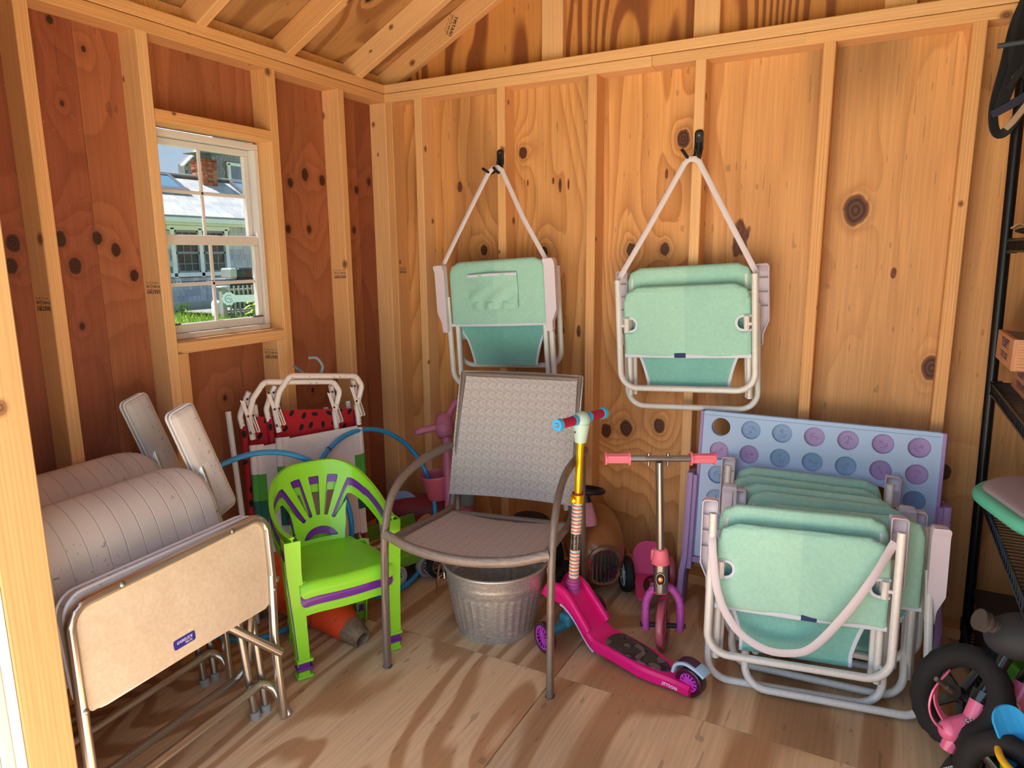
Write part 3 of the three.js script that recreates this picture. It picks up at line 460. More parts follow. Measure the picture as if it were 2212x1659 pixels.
// ---- stack of folded chairs leaning on the game board
{
  const st = (c, o, yaw, lean, flip) => {
    const x = V(Math.cos(yaw), 0, -Math.sin(yaw)), n = V(Math.sin(yaw), 0, Math.cos(yaw)), up = Y.clone().multiplyScalar(Math.cos(lean)).addScaledVector(n, -Math.sin(lean));
    return pose(c, o, flip ? x.multiplyScalar(-1) : x, up);
  };
  const g = 'mint beach chairs stacked against the game board';
  const C1 = beachChair('front mint beach chair of the floor stack, its white strap drooping across it', { dy: 0.055, rear: 0.045, arm: 0.575, tag: 0.03, group: g });
  st(C1, V(1.985, 0, 0.685), R(10), R(4));
  strapOn(C1, [V(1.742, 0.525, 0.72), V(1.75, 0.47, 0.765), V(1.775, 0.33, 0.775), V(1.83, 0.23, 0.77), V(1.91, 0.185, 0.765), V(1.985, 0.19, 0.76), V(2.04, 0.225, 0.755), V(2.11, 0.33, 0.74), V(2.17, 0.44, 0.71), V(2.215, 0.53, 0.65)], 0.023, V(0.17, 0.1, 0.98).normalize());
  const C2 = beachChair('second mint beach chair in the stack, its broad arm sticking out on the right', { dy: 0.01, u2z: -0.13, group: g });
  st(C2, V(2.075, 0, 0.56), R(9), R(5), true);
  const D1 = beachChair('third mint beach chair from the front of the floor stack', { dy: 0.012, u2z: 0.09, group: g });
  st(D1, V(2.028, 0, 0.5), R(4), R(5));
  const C3 = beachChair('fourth mint beach chair from the front of the floor stack', { dy: 0.015, group: g });
  st(C3, V(1.992, 0, 0.415), R(3), R(5), true);
  const A = beachChair('rearmost mint beach chair of the floor stack, touching the blue game board', { dy: 0.085, rear: 0.02, arm: 0.6, group: g });
  st(A, V(1.955, 0, 0.335), R(2), R(5.5));
}
// ---------------------------------------------------------------- giant four-in-a-row board with discs
{
  const t = thing('game_board', 'giant pale blue disc-dropping game board on lilac legs, leaning on the back wall', 'game'), yaw = 0.033, lean = R(6.6), roll = -0.007;
  const x0 = V(Math.cos(yaw), 0, -Math.sin(yaw)), n0 = V(Math.sin(yaw), 0, Math.cos(yaw)), v0 = Y.clone().multiplyScalar(Math.cos(lean)).addScaledVector(n0, -Math.sin(lean));
  const x = x0.clone().multiplyScalar(Math.cos(roll)).addScaledVector(v0, Math.sin(roll)), y = v0.clone().multiplyScalar(Math.cos(roll)).addScaledVector(x0, -Math.sin(roll));
  const M = frame(V(1.9625, 0.6865, 0.1815), x, y); M.decompose(t.position, t.quaternion, t.scale);
  const blue = std(0xb3cdf0, 0.45), lilac = std(0xa98cc4, 0.5), sx = 0.105, sy = 0.0885;
  const holes = (u, v) => { const i = clamp(Math.round(u / sx), -3, 3), j = clamp(Math.round(-v / sy), 0, 5); return Math.hypot(u - i * sx, v + j * sy) - 0.0333; };
  for (const z of [0, -0.032]) add(t, z ? 'rear_panel' : 'front_panel', sheet((u, v) => Math.max(sdRect(u, v, 0, -0.22, 0.756, 0.55, 0.004), -holes(u, v)), [-0.38, 0.38, z ? 120 : 190], [-0.5, 0.06, z ? 90 : 140], (u, v) => V(u, v, z - 0.002), 0.004, 0.5), blue);
  add(t, 'top_groove', rbox(0.75, 0.0015, 0.001, 0, 0.041, 0.0003, 0.0003, 1), std(0x7f97bb, 0.6));
  for (const s of [-1, 1]) {
    add(t, 'side_rail', rbox(0.012, 0.55, 0.04, s * 0.384, -0.22, -0.016, 0.003), lilac);
    add(t, 'leg', [sweep(fillet([[s * 0.408, -0.178, -0.02], [s * 0.408, -0.5, -0.02], [s * 0.414, -0.56, -0.015], [s * 0.416, -0.689, -0.01]], 0.08, 4), rrectProf(0.022, 0.1, 0.004, 2), { up: Z }), rbox(0.02, 0.36, 0.05, s * 0.392, -0.365, -0.006, 0.004)], lilac);
  }
  add(t, 'bottom_bar', rbox(0.79, 0.022, 0.042, 0, -0.508, -0.012, 0.003), lilac);
  add(t, 'release_slot', rbox(0.7, 0.01, 0.006, 0, -0.487, 0.002, 0.002), std(0xcfe4f5, 0.5));
  // discs, each with a raised rim and a moulded anchor
  const rows = ['.bbpppp', 'ppbbbpp', 'b.....b', 'b......', 'b......', 'p......'], col = { b: std(0x7f9fc9, 0.35), p: std(0xa183bd, 0.35) };
  const shape = lathe([[0, 0.0045], [0.027, 0.0045], [0.0285, 0.0065], [0.0345, 0.0065], [0.0358, 0.005], [0.0358, -0.005], [0, -0.0055]], 36); shape.rotateX(PI / 2);
  const anchor = merge([pipe([[0, 0.015, 0.0045], [0, -0.014, 0.0045]], 0.0016, 0), pipe([[-0.012, -0.004, 0.0045], [-0.006, -0.014, 0.0045], [0.006, -0.014, 0.0045], [0.012, -0.004, 0.0045]], 0.0015, 0.008), pipe([[-0.007, 0.008, 0.0045], [0.007, 0.008, 0.0045]], 0.0014, 0)]);
  const disc = merge([shape, anchor]), ord = ['first', 'second', 'third', 'fourth', 'fifth', 'sixth', 'seventh'], rn = ['top row', 'second row', 'third row', 'fourth row', 'fifth row', 'bottom row'], r = rng(77);
  rows.forEach((s, j) => [...s].forEach((k, i) => {
    if (k === '.') return;
    const m = one('game_disc', `${k === 'b' ? 'blue' : 'purple'} plastic disc in the ${rn[j]} of the game board, ${ord[i]} column from the left`, 'game disc', disc, col[k], 'discs in the game board');
    m.applyMatrix4(M.clone().multiply(new THREE.Matrix4().makeTranslation((i - 3) * sx, -j * sy - 0.002, -0.017)).multiply(new THREE.Matrix4().makeRotationZ(r() * 6.28)));
  }));
}
// ---------------------------------------------------------------- patio chair with woven sling
{
  const t = thing('patio_chair', 'taupe metal patio armchair with a pale woven sling seat and back', 'chair');
  pose(t, V(1.073, 0, 1.061), V(0.982, 0, -0.187), Y);
  const metal = std(0xffffff, 0.42, 0.15, { map: cloudTex(31, '#7f7166', '#756860', 5) });
  // open weave, threads 4 mm apart
  const wv = tex(128, 128, (u, v, c) => {
    const a = u * 8, b = v * 8, fa = a - Math.floor(a), fb = b - Math.floor(b), tu = Math.abs(fa - 0.5) < 0.35, tv = Math.abs(fb - 0.5) < 0.35, over = (Math.floor(a) + Math.floor(b)) % 2;
    const s = tu && tv ? (over ? 1 : 0.94) : 0.9, q = 1, n = 0.9 + 0.2 * hash2(Math.floor(a), Math.floor(b), 9);
    c[0] = 0.79 * s * q * n; c[1] = 0.755 * s * q * n; c[2] = 0.73 * s * q * n; c[3] = tu || tv ? 1 : 0;
  });
  const mesh = std(0xffffff, 0.7, 0, { map: wv, alphaTest: 0.5, side: THREE.DoubleSide });
  const oval = Array.from({ length: 14 }, (_, i) => [Math.cos((i / 14) * 2 * PI) * 0.0165, Math.sin((i / 14) * 2 * PI) * 0.0115]);
  for (const s of [-1, 1]) {
    const leg = smooth([[-0.272, 0.004, 0], [-0.272, 0.2, -0.004], [-0.272, 0.38, -0.012], [-0.272, 0.48, -0.03], [-0.27, 0.555, -0.07], [-0.264, 0.6, -0.15], [-0.256, 0.619, -0.28], [-0.25, 0.612, -0.46], [-0.246, 0.592, -0.64]].map(([x, y, z]) => V(-s * x, y, z)), 60);
    add(t, 'front_leg_and_arm', sweep(leg, oval, { up: X, crease: 1 }), metal);
    add(t, 'foot_cap', rbox(0.026, 0.006, 0.02, s * 0.272, 0.003, 0, 0.002), std(0x3a3430, 0.7));
    add(t, 'rear_leg', sweep(smooth([V(s * 0.252, 0.004, -0.63), V(s * 0.25, 0.3, -0.585), V(s * 0.243, 0.6, -0.6)], 20), oval, { up: X, crease: 1 }), metal);
    add(t, 'seat_rail', sweep(smooth([V(s * 0.248, 0.436, -0.02), V(s * 0.238, 0.405, -0.25), V(s * 0.232, 0.38, -0.44), V(s * 0.232, 0.42, -0.49), V(s * 0.23, 0.6, -0.535), V(s * 0.228, 0.872, -0.625)], 50), ring(0.0125, 10), { crease: 1 }), metal);
    add(t, 'arm_bracket', rod(V(s * 0.23, 0.575, -0.53), V(s * 0.25, 0.6, -0.58), 0.008), metal);
  }
  add(t, 'front_rail', sweep(smooth([V(-0.266, 0.452, -0.012), V(-0.15, 0.425, 0.012), V(0, 0.414, 0.022), V(0.15, 0.425, 0.012), V(0.266, 0.452, -0.012)], 30), oval, { up: Z, crease: 1 }), metal);
  add(t, 'cross_bar', [rod(V(-0.235, 0.365, -0.46), V(0.235, 0.365, -0.46), 0.01), rod(V(-0.226, 0.866, -0.622), V(0.226, 0.866, -0.622), 0.009)], metal);
  const rect = () => -1;
  const uvScale = (g) => { const a = g.attributes.uv; for (let i = 0; i < a.count; i++) a.setXY(i, a.getX(i) / 0.032, a.getY(i) / 0.032); return g; };
  add(t, 'seat_sling', uvScale(sheet(rect, [-0.228, 0.228, 24], [0.0, 0.47, 26], (u, v) => { const k = u / 0.228; return V(u, 0.432 - 0.13 * v + 0.008 * (1 - k * k) * -1.6, -0.005 - v * 0.97 + 0.018 * (1 - k * k)); }, 0.0016)), mesh);
  const bs = (u, v) => { const k = u / 0.233, h = v / 0.45; return V(u, 0.43 + v * 0.985, -0.475 - 0.115 * h - 0.03 * h * h - 0.022 * (1 - k * k)); };
  add(t, 'back_sling', uvScale(sheet(rect, [-0.24, 0.24, 26], [0, 0.452, 26], bs, 0.0016)), mesh);
  add(t, 'top_hem', sweep(Array.from({ length: 15 }, (_, i) => bs(-0.236 + (0.472 * i) / 14, 0.452)), ring(0.0045, 8), { crease: 1 }), std(0x9b9088, 0.8));
}
// ---------------------------------------------------------------- stacked children's chairs
{
  const green = phys(0x8edb2c, 0.36, { clearcoat: 0.15 }), purple = phys(0x6a2391, 0.3, { clearcoat: 0.25 });
  // plan of the back-and-arms band, by arc length
  const plan = smooth([[-0.162, 0, 0.012], [-0.176, 0, -0.06], [-0.176, 0, -0.14], [-0.14, 0, -0.215], [-0.07, 0, -0.248], [0, 0, -0.256], [0.07, 0, -0.248], [0.14, 0, -0.215], [0.176, 0, -0.14], [0.176, 0, -0.06], [0.162, 0, 0.012]].map((p) => V(...p)), 120), cum = [0];
  for (let i = 1; i < plan.length; i++) cum.push(cum[i - 1] + plan[i].distanceTo(plan[i - 1]));
  const half = cum[cum.length - 1] / 2, onPlan = (s) => { const d = clamp(s + half, 0, 2 * half - 1e-6); let i = 1; while (cum[i] < d) i++; const k = (d - cum[i - 1]) / (cum[i] - cum[i - 1]); return plan[i - 1].clone().lerp(plan[i], k); };
  const top = (s) => 0.542 - 0.128 * sstep(Math.abs(s), 0.06, 0.33), bw = (s) => 0.046 - 0.008 * sstep(Math.abs(s), 0.1, 0.3);
  const sdf = (s, y) => {
    const T = top(s), band = Math.max(y - T, T - bw(s) - y), a = Math.abs(s);
    const pw = 0.082 + 0.012 * sstep(y, 0.27, 0.34) + 0.036 * sstep(y, 0.34, 0.5), side = Math.max(a - pw, 0.252 - y, y - T + 0.01);
    let d = Math.min(band, side); const px = s, py = y - 0.272, r = Math.hypot(px, py), th = Math.atan2(px, py);
    for (let k = -2; k <= 2; k++) { const q = (th - k * 0.3) * r, w = 0.006 + 0.012 * clamp((r - 0.085) / 0.13, 0, 1); d = Math.max(d, -Math.max(Math.abs(q) - w, 0.088 - r, y - (T - bw(s) - 0.004))); }
    d = Math.max(d, -Math.max(Math.hypot(px * 0.8, py) - 0.05, 0.012 - py));
    return Math.max(d, a - half);
  };
  const bandMap = (s, y) => { const p = onPlan(s), w = sstep(half - Math.abs(s), 0.02, 0.2); p.y = y; p.z -= (y - 0.27) * 0.26 * w; p.x *= 1 + (y - 0.4) * 0.25 * (1 - w) * 0; return p; };
  const back = sheet(sdf, [-half - 0.004, half + 0.004, 190], [0.248, 0.55, 72], bandMap, 0.0045, 0.5);
  const lip = sweep(Array.from({ length: 61 }, (_, i) => { const s = -half + (2 * half * i) / 60; return bandMap(s, top(s)); }), rrectProf(0.016, 0.006, 0.002, 1), { up: Y, crease: 0.6 });
  const seat = sheet((x, v) => sdRect(x, v, 0, 0.1, 0.3 - 0.09 * sstep(0.1 - v, 0, 0.14), 0.31, 0.02), [-0.15, 0.15, 40], [-0.06, 0.26, 44], (x, v) => { const k = v - 0.215, e = clamp(Math.abs(x) / 0.146, 0, 1); const lipd = k > 0 ? Math.sin(Math.min(k / 0.022, 1) * PI / 2) : 0; return V(x, 0.268 - 0.009 * (1 - e * e) * sstep(v, -0.04, 0.06) - (k > 0 ? k * 1.1 : 0) - 0.012 * Math.pow(e, 6), -0.2 + Math.min(v, 0.215) + lipd * 0.012); }, 0.005, 0.8);
  const U = (w, d, th, s) => [[-w / 2, d], [-w / 2, 0], [w / 2, 0], [w / 2, d], [w / 2 - th, d], [w / 2 - th, th], [-w / 2 + th, th], [-w / 2 + th, d]].map(([a, b]) => [a * s, -b]);
  const fl = (s) => merge([sweep([V(s * 0.163, 0.402, 0.014), V(s * 0.163, 0.3, 0.012), V(s * 0.156, 0.15, 0.018), V(s * 0.152, 0.002, 0.024)], U(0.05, 0.045, 0.005, 1), { up: Z, crease: 0.5, scale: (k) => 1 - 0.32 * k }), rbox(0.052, 0.012, 0.04, s * 0.15, 0.008, 0.008, 0.005), rbox(0.034, 0.05, 0.012, s * 0.143, 0.24, 0.004, 0.004)]);
  const rearLeg = (s) => merge([sweep([V(s * 0.112, 0.27, -0.2), V(s * 0.122, 0.002, -0.245)], U(0.05, 0.04, 0.005, 1), { up: nZ, crease: 0.5, scale: (k) => 1 - 0.3 * k })]);
  const legs = { fl: fl(-1), fr: fl(1), rl: rearLeg(-1), rr: rearLeg(1) };
  const make = (label, m, k) => {
    const t = thing('child_chair', label, 'chair', [0, 0, 0], 'stacked plastic children chairs');
    add(t, 'backrest', [back, lip], m); add(t, 'seat', seat, m); for (const g of Object.values(legs)) add(t, 'leg', g, m);
    pose(t, V(0.673, 0.031 * k, 1.145).add(V(0.865, 0, 0.502).multiplyScalar(0.006 * k)), V(0.502, 0, -0.865), Y);
  };
  make('bright green plastic child armchair at the bottom of the stack', green, 0);
  make('purple plastic child armchair between two green ones', purple, 1);
  make('bright green plastic child armchair on top of the stack', green, 2);
}
// ---------------------------------------------------------------- folded padded deck chairs
{
  const alu = std(0xc9c2b6, 0.28, 0.95), aluDull = std(0xa39b90, 0.36, 0.9);
  const vinylTex = tex(512, 512, (u, v, c) => { const n = noise(u * 5, v * 5, 61), s = noise(u * 70, v * 70, 62), m = noise(u * 3 + 4, v * 3, 63); let k = 0.76 + 0.06 * n; c[0] = k; c[1] = k * 0.945; c[2] = k * 0.915; if (s > 0.83 && m > 0.48) { const d = (s - 0.83) * 4 * sstep(m, 0.48, 0.75); for (let i = 0; i < 3; i++) c[i] *= 1 - 0.6 * clamp(d, 0, 1); } });
  vinylTex.repeat.set(2.2, 2.2);
  const seamBump = tex(256, 8, (u, v, c) => { const d = Math.abs((u % 1) - 0.5); c[0] = c[1] = c[2] = 1 - Math.exp(-d * d * 900); }, false, [1 / 0.046, 1]);
  const vinylM = std(0xffffff, 0.5, 0, { map: vinylTex }), tufted = std(0xffffff, 0.5, 0, { map: vinylTex, bumpMap: seamBump, bumpScale: 0.0015 }), piping = std(0xe4dedc, 0.5);
  const boardM = std(0xffffff, 0.75, 0, { map: cloudTex(65, '#cfbfa6', '#c0ae92', 9, 0.06) });
  const label = print((g, w, h) => { g.clearRect(0, 0, w, h); g.fillStyle = '#2c2f86'; g.beginPath(); g.roundRect(2, 2, w - 4, h - 4, 34); g.fill(); g.fillStyle = '#d9d2dc'; g.font = 'italic bold 58px sans-serif'; g.textAlign = 'center'; g.fillText('GARELICK', w / 2, 78); g.font = 'bold 42px sans-serif'; g.fillText('EEz-In', w * 0.68, 124); }, 384, 148, 0.35);
  const make = (text, o, first) => {
    const t = thing('deck_chair', text, 'folding chair'), lean = R(7), ux = V(-0.055, 0, -0.9985), side = V(0.9985, 0, -0.055), up = Y.clone().multiplyScalar(Math.cos(lean)).addScaledVector(side, -Math.sin(lean));
    pose(t, o, ux, up);
    add(t, 'seat_frame', sweep(fillet([[-0.004, 0.004, 0], [0.012, 0.3, 0], [0.03, 0.585, 0], [0.6, 0.598, 0], [0.585, 0.42, 0], [0.556, 0.24, 0], [0.542, 0.004, 0]], 0.05, 8), ring(0.0125, 14), { crease: 1 }), alu);
    const scr = (x, y) => at(lathe([[0, 0.004], [0.004, 0.0035], [0.007, 0.001], [0.0075, 0]], 14), x, y, 0.012, PI / 2);
    add(t, 'screw', [scr(0.15, 0.589), scr(0.472, 0.594), scr(0.017, 0.36), scr(0.5795, 0.38)], steel);
    const b = add(t, 'seat_board', sheet((x, y) => sdPoly(x, y, [[0.03, 0.345], [0.548, 0.334], [0.566, 0.345], [0.588, 0.585], [0.04, 0.575]]), [0.02, 0.595, 60], [0.325, 0.59, 30], (x, y) => V(x, y, -0.006), 0.006), boardM);
    if (first) { const m = add(b, 'maker_label', new THREE.PlaneGeometry(0.064, 0.0247), label); m.position.set(0.283, 0.379, -0.0022); m.castShadow = false; }
    const pad = add(t, 'seat_cushion', sheet((x, y) => sdRect(x, y, 0.31, 0.47, 0.56, 0.27, 0.05), [0.02, 0.6, 50], [0.33, 0.61, 26], (x, y) => V(x, y, -0.034), puff(0.03, 0.05), 0.8), vinylM);
    const rimPath = (z, g) => fillet([[0.03 - g, 0.335 - g, z], [0.59 + g, 0.335 - g, z], [0.59 + g, 0.605 + g, z], [0.03 - g, 0.605 + g, z]], 0.05, 6, true);
    add(pad, 'piping', [sweep(rimPath(-0.02, 0), ring(0.004, 8), { closed: true, crease: 1 }), sweep(rimPath(-0.05, 0), ring(0.004, 8), { closed: true, crease: 1 })], piping);
    // back cushion, a bolster that rolls over at its top
    add(t, 'back_cushion', sheet((x, y) => sdRect(x, y, 0.25, 0.6, 0.59, 0.44, 0.11), [-0.05, 0.55, 60], [0.37, 0.83, 60], (x, y) => { const k = y - 0.62, a = clamp(k / 0.13, 0, 1.75); return k < 0 ? V(x, y, -0.1 - (y - 0.45) * 0.16) : V(x, 0.62 + 0.128 * Math.sin(Math.min(a, 1.6)), -0.127 - k * 0.05 - 0.1 * (1 - Math.cos(a))); }, puff(0.012, 0.05), 1), tufted);
    // arm pad folded upright, with its tube
    const ax = V(0.271, -0.9626, 0).normalize(), am = new THREE.Group(); const az = V(0.9626, 0.271, 0);
    const pm = new THREE.Matrix4().makeBasis(az, ax.clone().multiplyScalar(-1), V(0, 0, 1)).setPosition(0.585, 0.757, -0.195);
    const g1 = sheet((x, y) => sdRect(x, y, 0, 0, 0.086, 0.345, 0.016), [-0.048, 0.048, 22], [-0.18, 0.18, 60], (x, y) => V(x, y, 0), puff(0.012, 0.04), 0.9); g1.applyMatrix4(pm);
    const arm = add(t, 'armrest', g1, vinylM);
    const g2 = merge([0.004, -0.012].map((z) => sweep(fillet([[-0.043, -0.173, z], [0.043, -0.173, z], [0.043, 0.173, z], [-0.043, 0.173, z]], 0.016, 5, true), ring(0.0032, 8), { closed: true, crease: 1 }))); g2.applyMatrix4(pm); add(arm, 'piping', g2, piping);
    add(t, 'arm_tube', [rod(V(0.562, 0.885, -0.215), V(0.572, 0.45, -0.13), 0.0125, 14), rod(V(0.55, 0.878, -0.2), V(0.562, 0.87, -0.2), 0.005)], alu);
    add(t, 'leg_frame', sweep(fillet([[0.556, 0.004, 0.006], [0.548, 0.085, -0.03], [0.53, 0.11, -0.05], [0.03, 0.1, -0.055], [0.01, 0.02, -0.04]], 0.035, 6), ring(0.0125, 12), { crease: 1 }), alu);
    add(t, 'stretcher', sweep(fillet([[0.545, 0.33, -0.06], [0.54, 0.16, -0.1], [0.5, 0.125, -0.12], [0.03, 0.12, -0.125], [0.0, 0.3, -0.07]], 0.05, 6), ring(0.0115, 12), { crease: 1 }), aluDull);
    for (const [x, z, x1] of [[0.508, -0.075, 0.514], [0.545, -0.07, 0.563]]) { add(t, 'rear_leg', rod(V(x, 0.012, z), V(x1, 0.42, z - 0.01), 0.0115, 12), aluDull); add(t, 'rubber_foot', cyl(0.0155, 0.0145, 0.03, x, 0.0, z, 16), std(0x9d9992, 0.8)); }
    add(t, 'pivot_tube', [rod(V(0.45, 0.325, -0.05), V(0.552, 0.2, 0.022), 0.0125, 14), rod(V(0.57, 0.39, -0.05), V(0.625, 0.385, -0.03), 0.011, 12), ball(0.0112, 0.625, 0.385, -0.03)], aluDull);
    return t;
  };
  make('white padded deck chair folded at the front left, blue maker label on its board', V(0.727, 0, 1.994), true);
  make('white padded deck chair folded behind the labelled one, nearest the window wall', V(0.46, 0, 1.955), false);
}
// ---------------------------------------------------------------- hoops, melon chairs, cone, tub
{
  const hoopM = phys(0x2a8fc6, 0.35, { clearcoat: 0.2 });
  const hoop = (label, c, h, v, r) => { const t = thing('hula_hoop', label, 'hoop', [0, 0, 0]); add(t, 'ring', sweep(Array.from({ length: 96 }, (_, i) => { const a = (i / 96) * 2 * PI; return c.clone().addScaledVector(h, Math.cos(a) * r).addScaledVector(v, Math.sin(a) * r); }), ring(0.0098, 12), { closed: true, crease: 1, up: h.clone().cross(v).normalize() }), hoopM);
    const a = 2.05, p = c.clone().addScaledVector(h, Math.cos(a) * r).addScaledVector(v, Math.sin(a) * r), q = c.clone().addScaledVector(h, Math.cos(a + 0.02) * r).addScaledVector(v, Math.sin(a + 0.02) * r); add(t, 'joint', rod(p, q, 0.0104, 14), std(0x1d2b33, 0.6)); };
  hoop('right hula hoop of the blue pair, circling the grey wagon wheel', V(0.43, 0.322, 0.675), V(0.103, 0, -0.995), V(-0.306, 0.952, -0.032), 0.326);
  hoop('left hula hoop of the blue pair, across the red melon chairs', V(0.314, 0.335, 1.147), V(0.417, 0, -0.909), V(-0.073, 0.997, -0.033), 0.324);
}
{
  const redTex = tex(512, 512, (u, v, c) => { c[0] = 0.66; c[1] = 0.075; c[2] = 0.12; for (let j = -1; j < 6; j++) for (let i = -1; i < 6; i++) { const k = (i + 12) % 5 + ((j + 12) % 5) * 7, cu = (i + 0.3 + 0.4 * hash2(k, 1, 3) + (j & 1) * 0.5) / 5, cv = (j + 0.3 + 0.4 * hash2(k, 2, 3)) / 5, a = hash2(k, 3, 3) * 3.1, du = u - cu, dv = v - cv, x = du * Math.cos(a) + dv * Math.sin(a), y = -du * Math.sin(a) + dv * Math.cos(a); if ((x / 0.055) ** 2 + (y / 0.031) ** 2 < 1) { c[0] = 0.07; c[1] = 0.05; c[2] = 0.06; } } });
  redTex.repeat.set(4, 4);
  const red = std(0xffffff, 0.85, 0, { map: redTex, side: THREE.DoubleSide }), white = std(0xffffff, 0.85, 0, { map: cloudTex(71, '#e6dad8', '#d3c6c3', 7), side: THREE.DoubleSide }), gA = std(0x4d9a3d, 0.85), gB = std(0x1d5d50, 0.85), rustTube = std(0xffffff, 0.4, 0, { map: tex(256, 256, (u, v, c) => { const n = noise(u * 42, v * 42, 81), m = noise(u * 6, v * 6, 82); const r = n > 0.9 && m > 0.55; c[0] = r ? 0.42 : 0.9; c[1] = r ? 0.24 : 0.86; c[2] = r ? 0.14 : 0.83; }, true, [5, 5]) });
  const make = (label) => {
    const t = thing('melon_chair', label, 'beach chair', [0, 0, 0]);
    const P3 = (l) => l.map((p) => V(...p));
    add(t, 'top_bar', sweep(fillet(P3([[-0.168, 0.02, 0.02], [-0.178, 0.1, 0.022], [-0.166, 0.165, 0.04], [-0.125, 0.222, 0.05], [0.155, 0.205, 0.05], [0.183, 0.165, 0.045], [0.165, 0.085, 0.025], [0.172, 0.01, 0.02]]), 0.03, 5), ring(0.0105, 12), { crease: 1 }), rustTube);
    for (const s of [-1, 1]) {
      add(t, 'rear_leg', rod(V(s * 0.196 - 0.022, 0.115 - 0.01 * s, -0.055), V(s * 0.19, -0.645, -0.02), 0.0105, 12), whiteTube);
      add(t, 'seat_tube', sweep(fillet(P3([[s * 0.185, 0.06, -0.015], [s * 0.195, 0.105, -0.012], [s * 0.175, 0.165, 0.0], [s * 0.165, 0.19, 0.012]]), 0.03, 5), ring(0.0102, 12), { crease: 1 }), rustTube);
      add(t, 'seat_sleeve', rod(V(s * 0.183, 0.07, -0.015), V(s * 0.172, -0.45, -0.015), 0.0125, 12), red);
      for (const [x, z] of [[-0.012, 0.035], [0.018, 0.01]]) {
        const a = V(s * 0.172 + x - 0.02, 0.165, z), b = V(s * 0.172 + x + 0.012, 0.045, z + 0.004), d = b.clone().sub(a).normalize(), w = V(-d.y, d.x, 0).multiplyScalar(0.0042), k = a.clone().lerp(b, 0.5);
        const br = add(t, 'hinge_link', merge([sweep([a, k], rrectProf(0.014, 0.003, 0.001, 1), { up: Z }), rod(k.clone().add(w), b.clone().add(w), 0.0028, 6), rod(k.clone().sub(w), b.clone().sub(w), 0.0028, 6), rod(b.clone().add(w), b.clone().sub(w), 0.0028, 6)]), rustTube);
        add(br, 'rivet', [a, k].map((p) => at(new THREE.SphereGeometry(0.0042, 10, 6), p.x, p.y, p.z + 0.003)), std(0x3a302c, 0.5, 0.4));
      }
      const sl = add(t, 'fabric_sleeve', rod(V(s * 0.17, 0.0, 0.02), V(s * 0.17, -0.105, 0.02), 0.0145, 14), white);
      add(sl, 'green_band', rod(V(s * 0.17, -0.106, 0.02), V(s * 0.17, -0.2, 0.02), 0.0147, 14), gA); add(sl, 'dark_band', rod(V(s * 0.17, -0.2, 0.02), V(s * 0.17, -0.32, 0.02), 0.0147, 14), gB);
      add(t, 'bolt', at(new THREE.SphereGeometry(0.006, 10, 6), s * 0.18, 0.045, 0.032), std(0x6c6460, 0.5, 0.5));
    }
    add(t, 'red_panel', sheet(() => -1, [-0.166, 0.166, 10], [-0.36, 0.088, 12], (x, y) => V(x, y - 0.012 * x / 0.17, -0.01 + 0.006 * Math.cos(x * 9)), 0.002), red);
    const wp = add(t, 'white_panel', sheet(() => -1, [-0.158, 0.158, 10], [-0.42, 0.0, 14], (x, y) => V(x, y + 0.008 * x / 0.17, 0.026 + 0.004 * Math.cos(x * 9)), 0.002), white);
    for (const s of [-1, 1]) add(wp, 'hem', rbox(0.03, 0.42, 0.003, s * 0.15, -0.21, 0.03, 0.001, 1), white);
    for (const s of [-1, 1]) { add(wp, 'green_corner', rbox(0.031, 0.095, 0.004, s * 0.15, -0.155, 0.0305, 0.001, 1), gA); add(wp, 'dark_corner', rbox(0.031, 0.12, 0.004, s * 0.15, -0.262, 0.0305, 0.001, 1), gB); }
    for (const [y, z] of [[-0.5, 0.02], [-0.535, 0.06]]) add(t, 'base_bar', sweep(fillet(P3([[-0.19, y + 0.12, z - 0.03], [-0.18, y, z], [0.25, y, z], [0.26, y + 0.1, z - 0.03]]), 0.04, 5), ring(0.0105, 10), { crease: 1 }), whiteTube);
    return t;
  };
  const lean = R(9), ux = V(0.28, -0.07, -0.957).normalize(), n = V(0.957, 0, 0.28), up = Y.clone().multiplyScalar(Math.cos(lean)).addScaledVector(n, -Math.sin(lean));
  const a = pose(make('watermelon patterned folding beach chair in front, a grey hook around its top bar'), V(0.26, 0.652, 0.8), ux, up);
  const b = pose(make('watermelon patterned folding beach chair behind, nearer the deck chair armrests'), V(0.22, 0.64, 0.885), ux, up);
  const hk = thing('hanging_hook', 'grey curled hook around the melon chair top bar', 'hook', [0.238, 0.9, 0.79]);
  const g = smooth([V(0.02, -0.01, -0.02), V(0.02, -0.045, 0.0), V(0.0, -0.055, 0.03), V(-0.015, -0.04, 0.05)], 12);
  add(hk, 'curl', sweep(smooth([V(-0.03, 0.012, 0.06), V(-0.02, -0.012, 0.035), V(0.0, -0.03, 0.02), V(0.025, -0.032, 0.0), V(0.035, 0.0, -0.022), V(0.018, 0.035, -0.012), V(-0.005, 0.038, 0.008)], 40), ring(0.0058, 10), { crease: 1 }), std(0x7f8b94, 0.45));
}
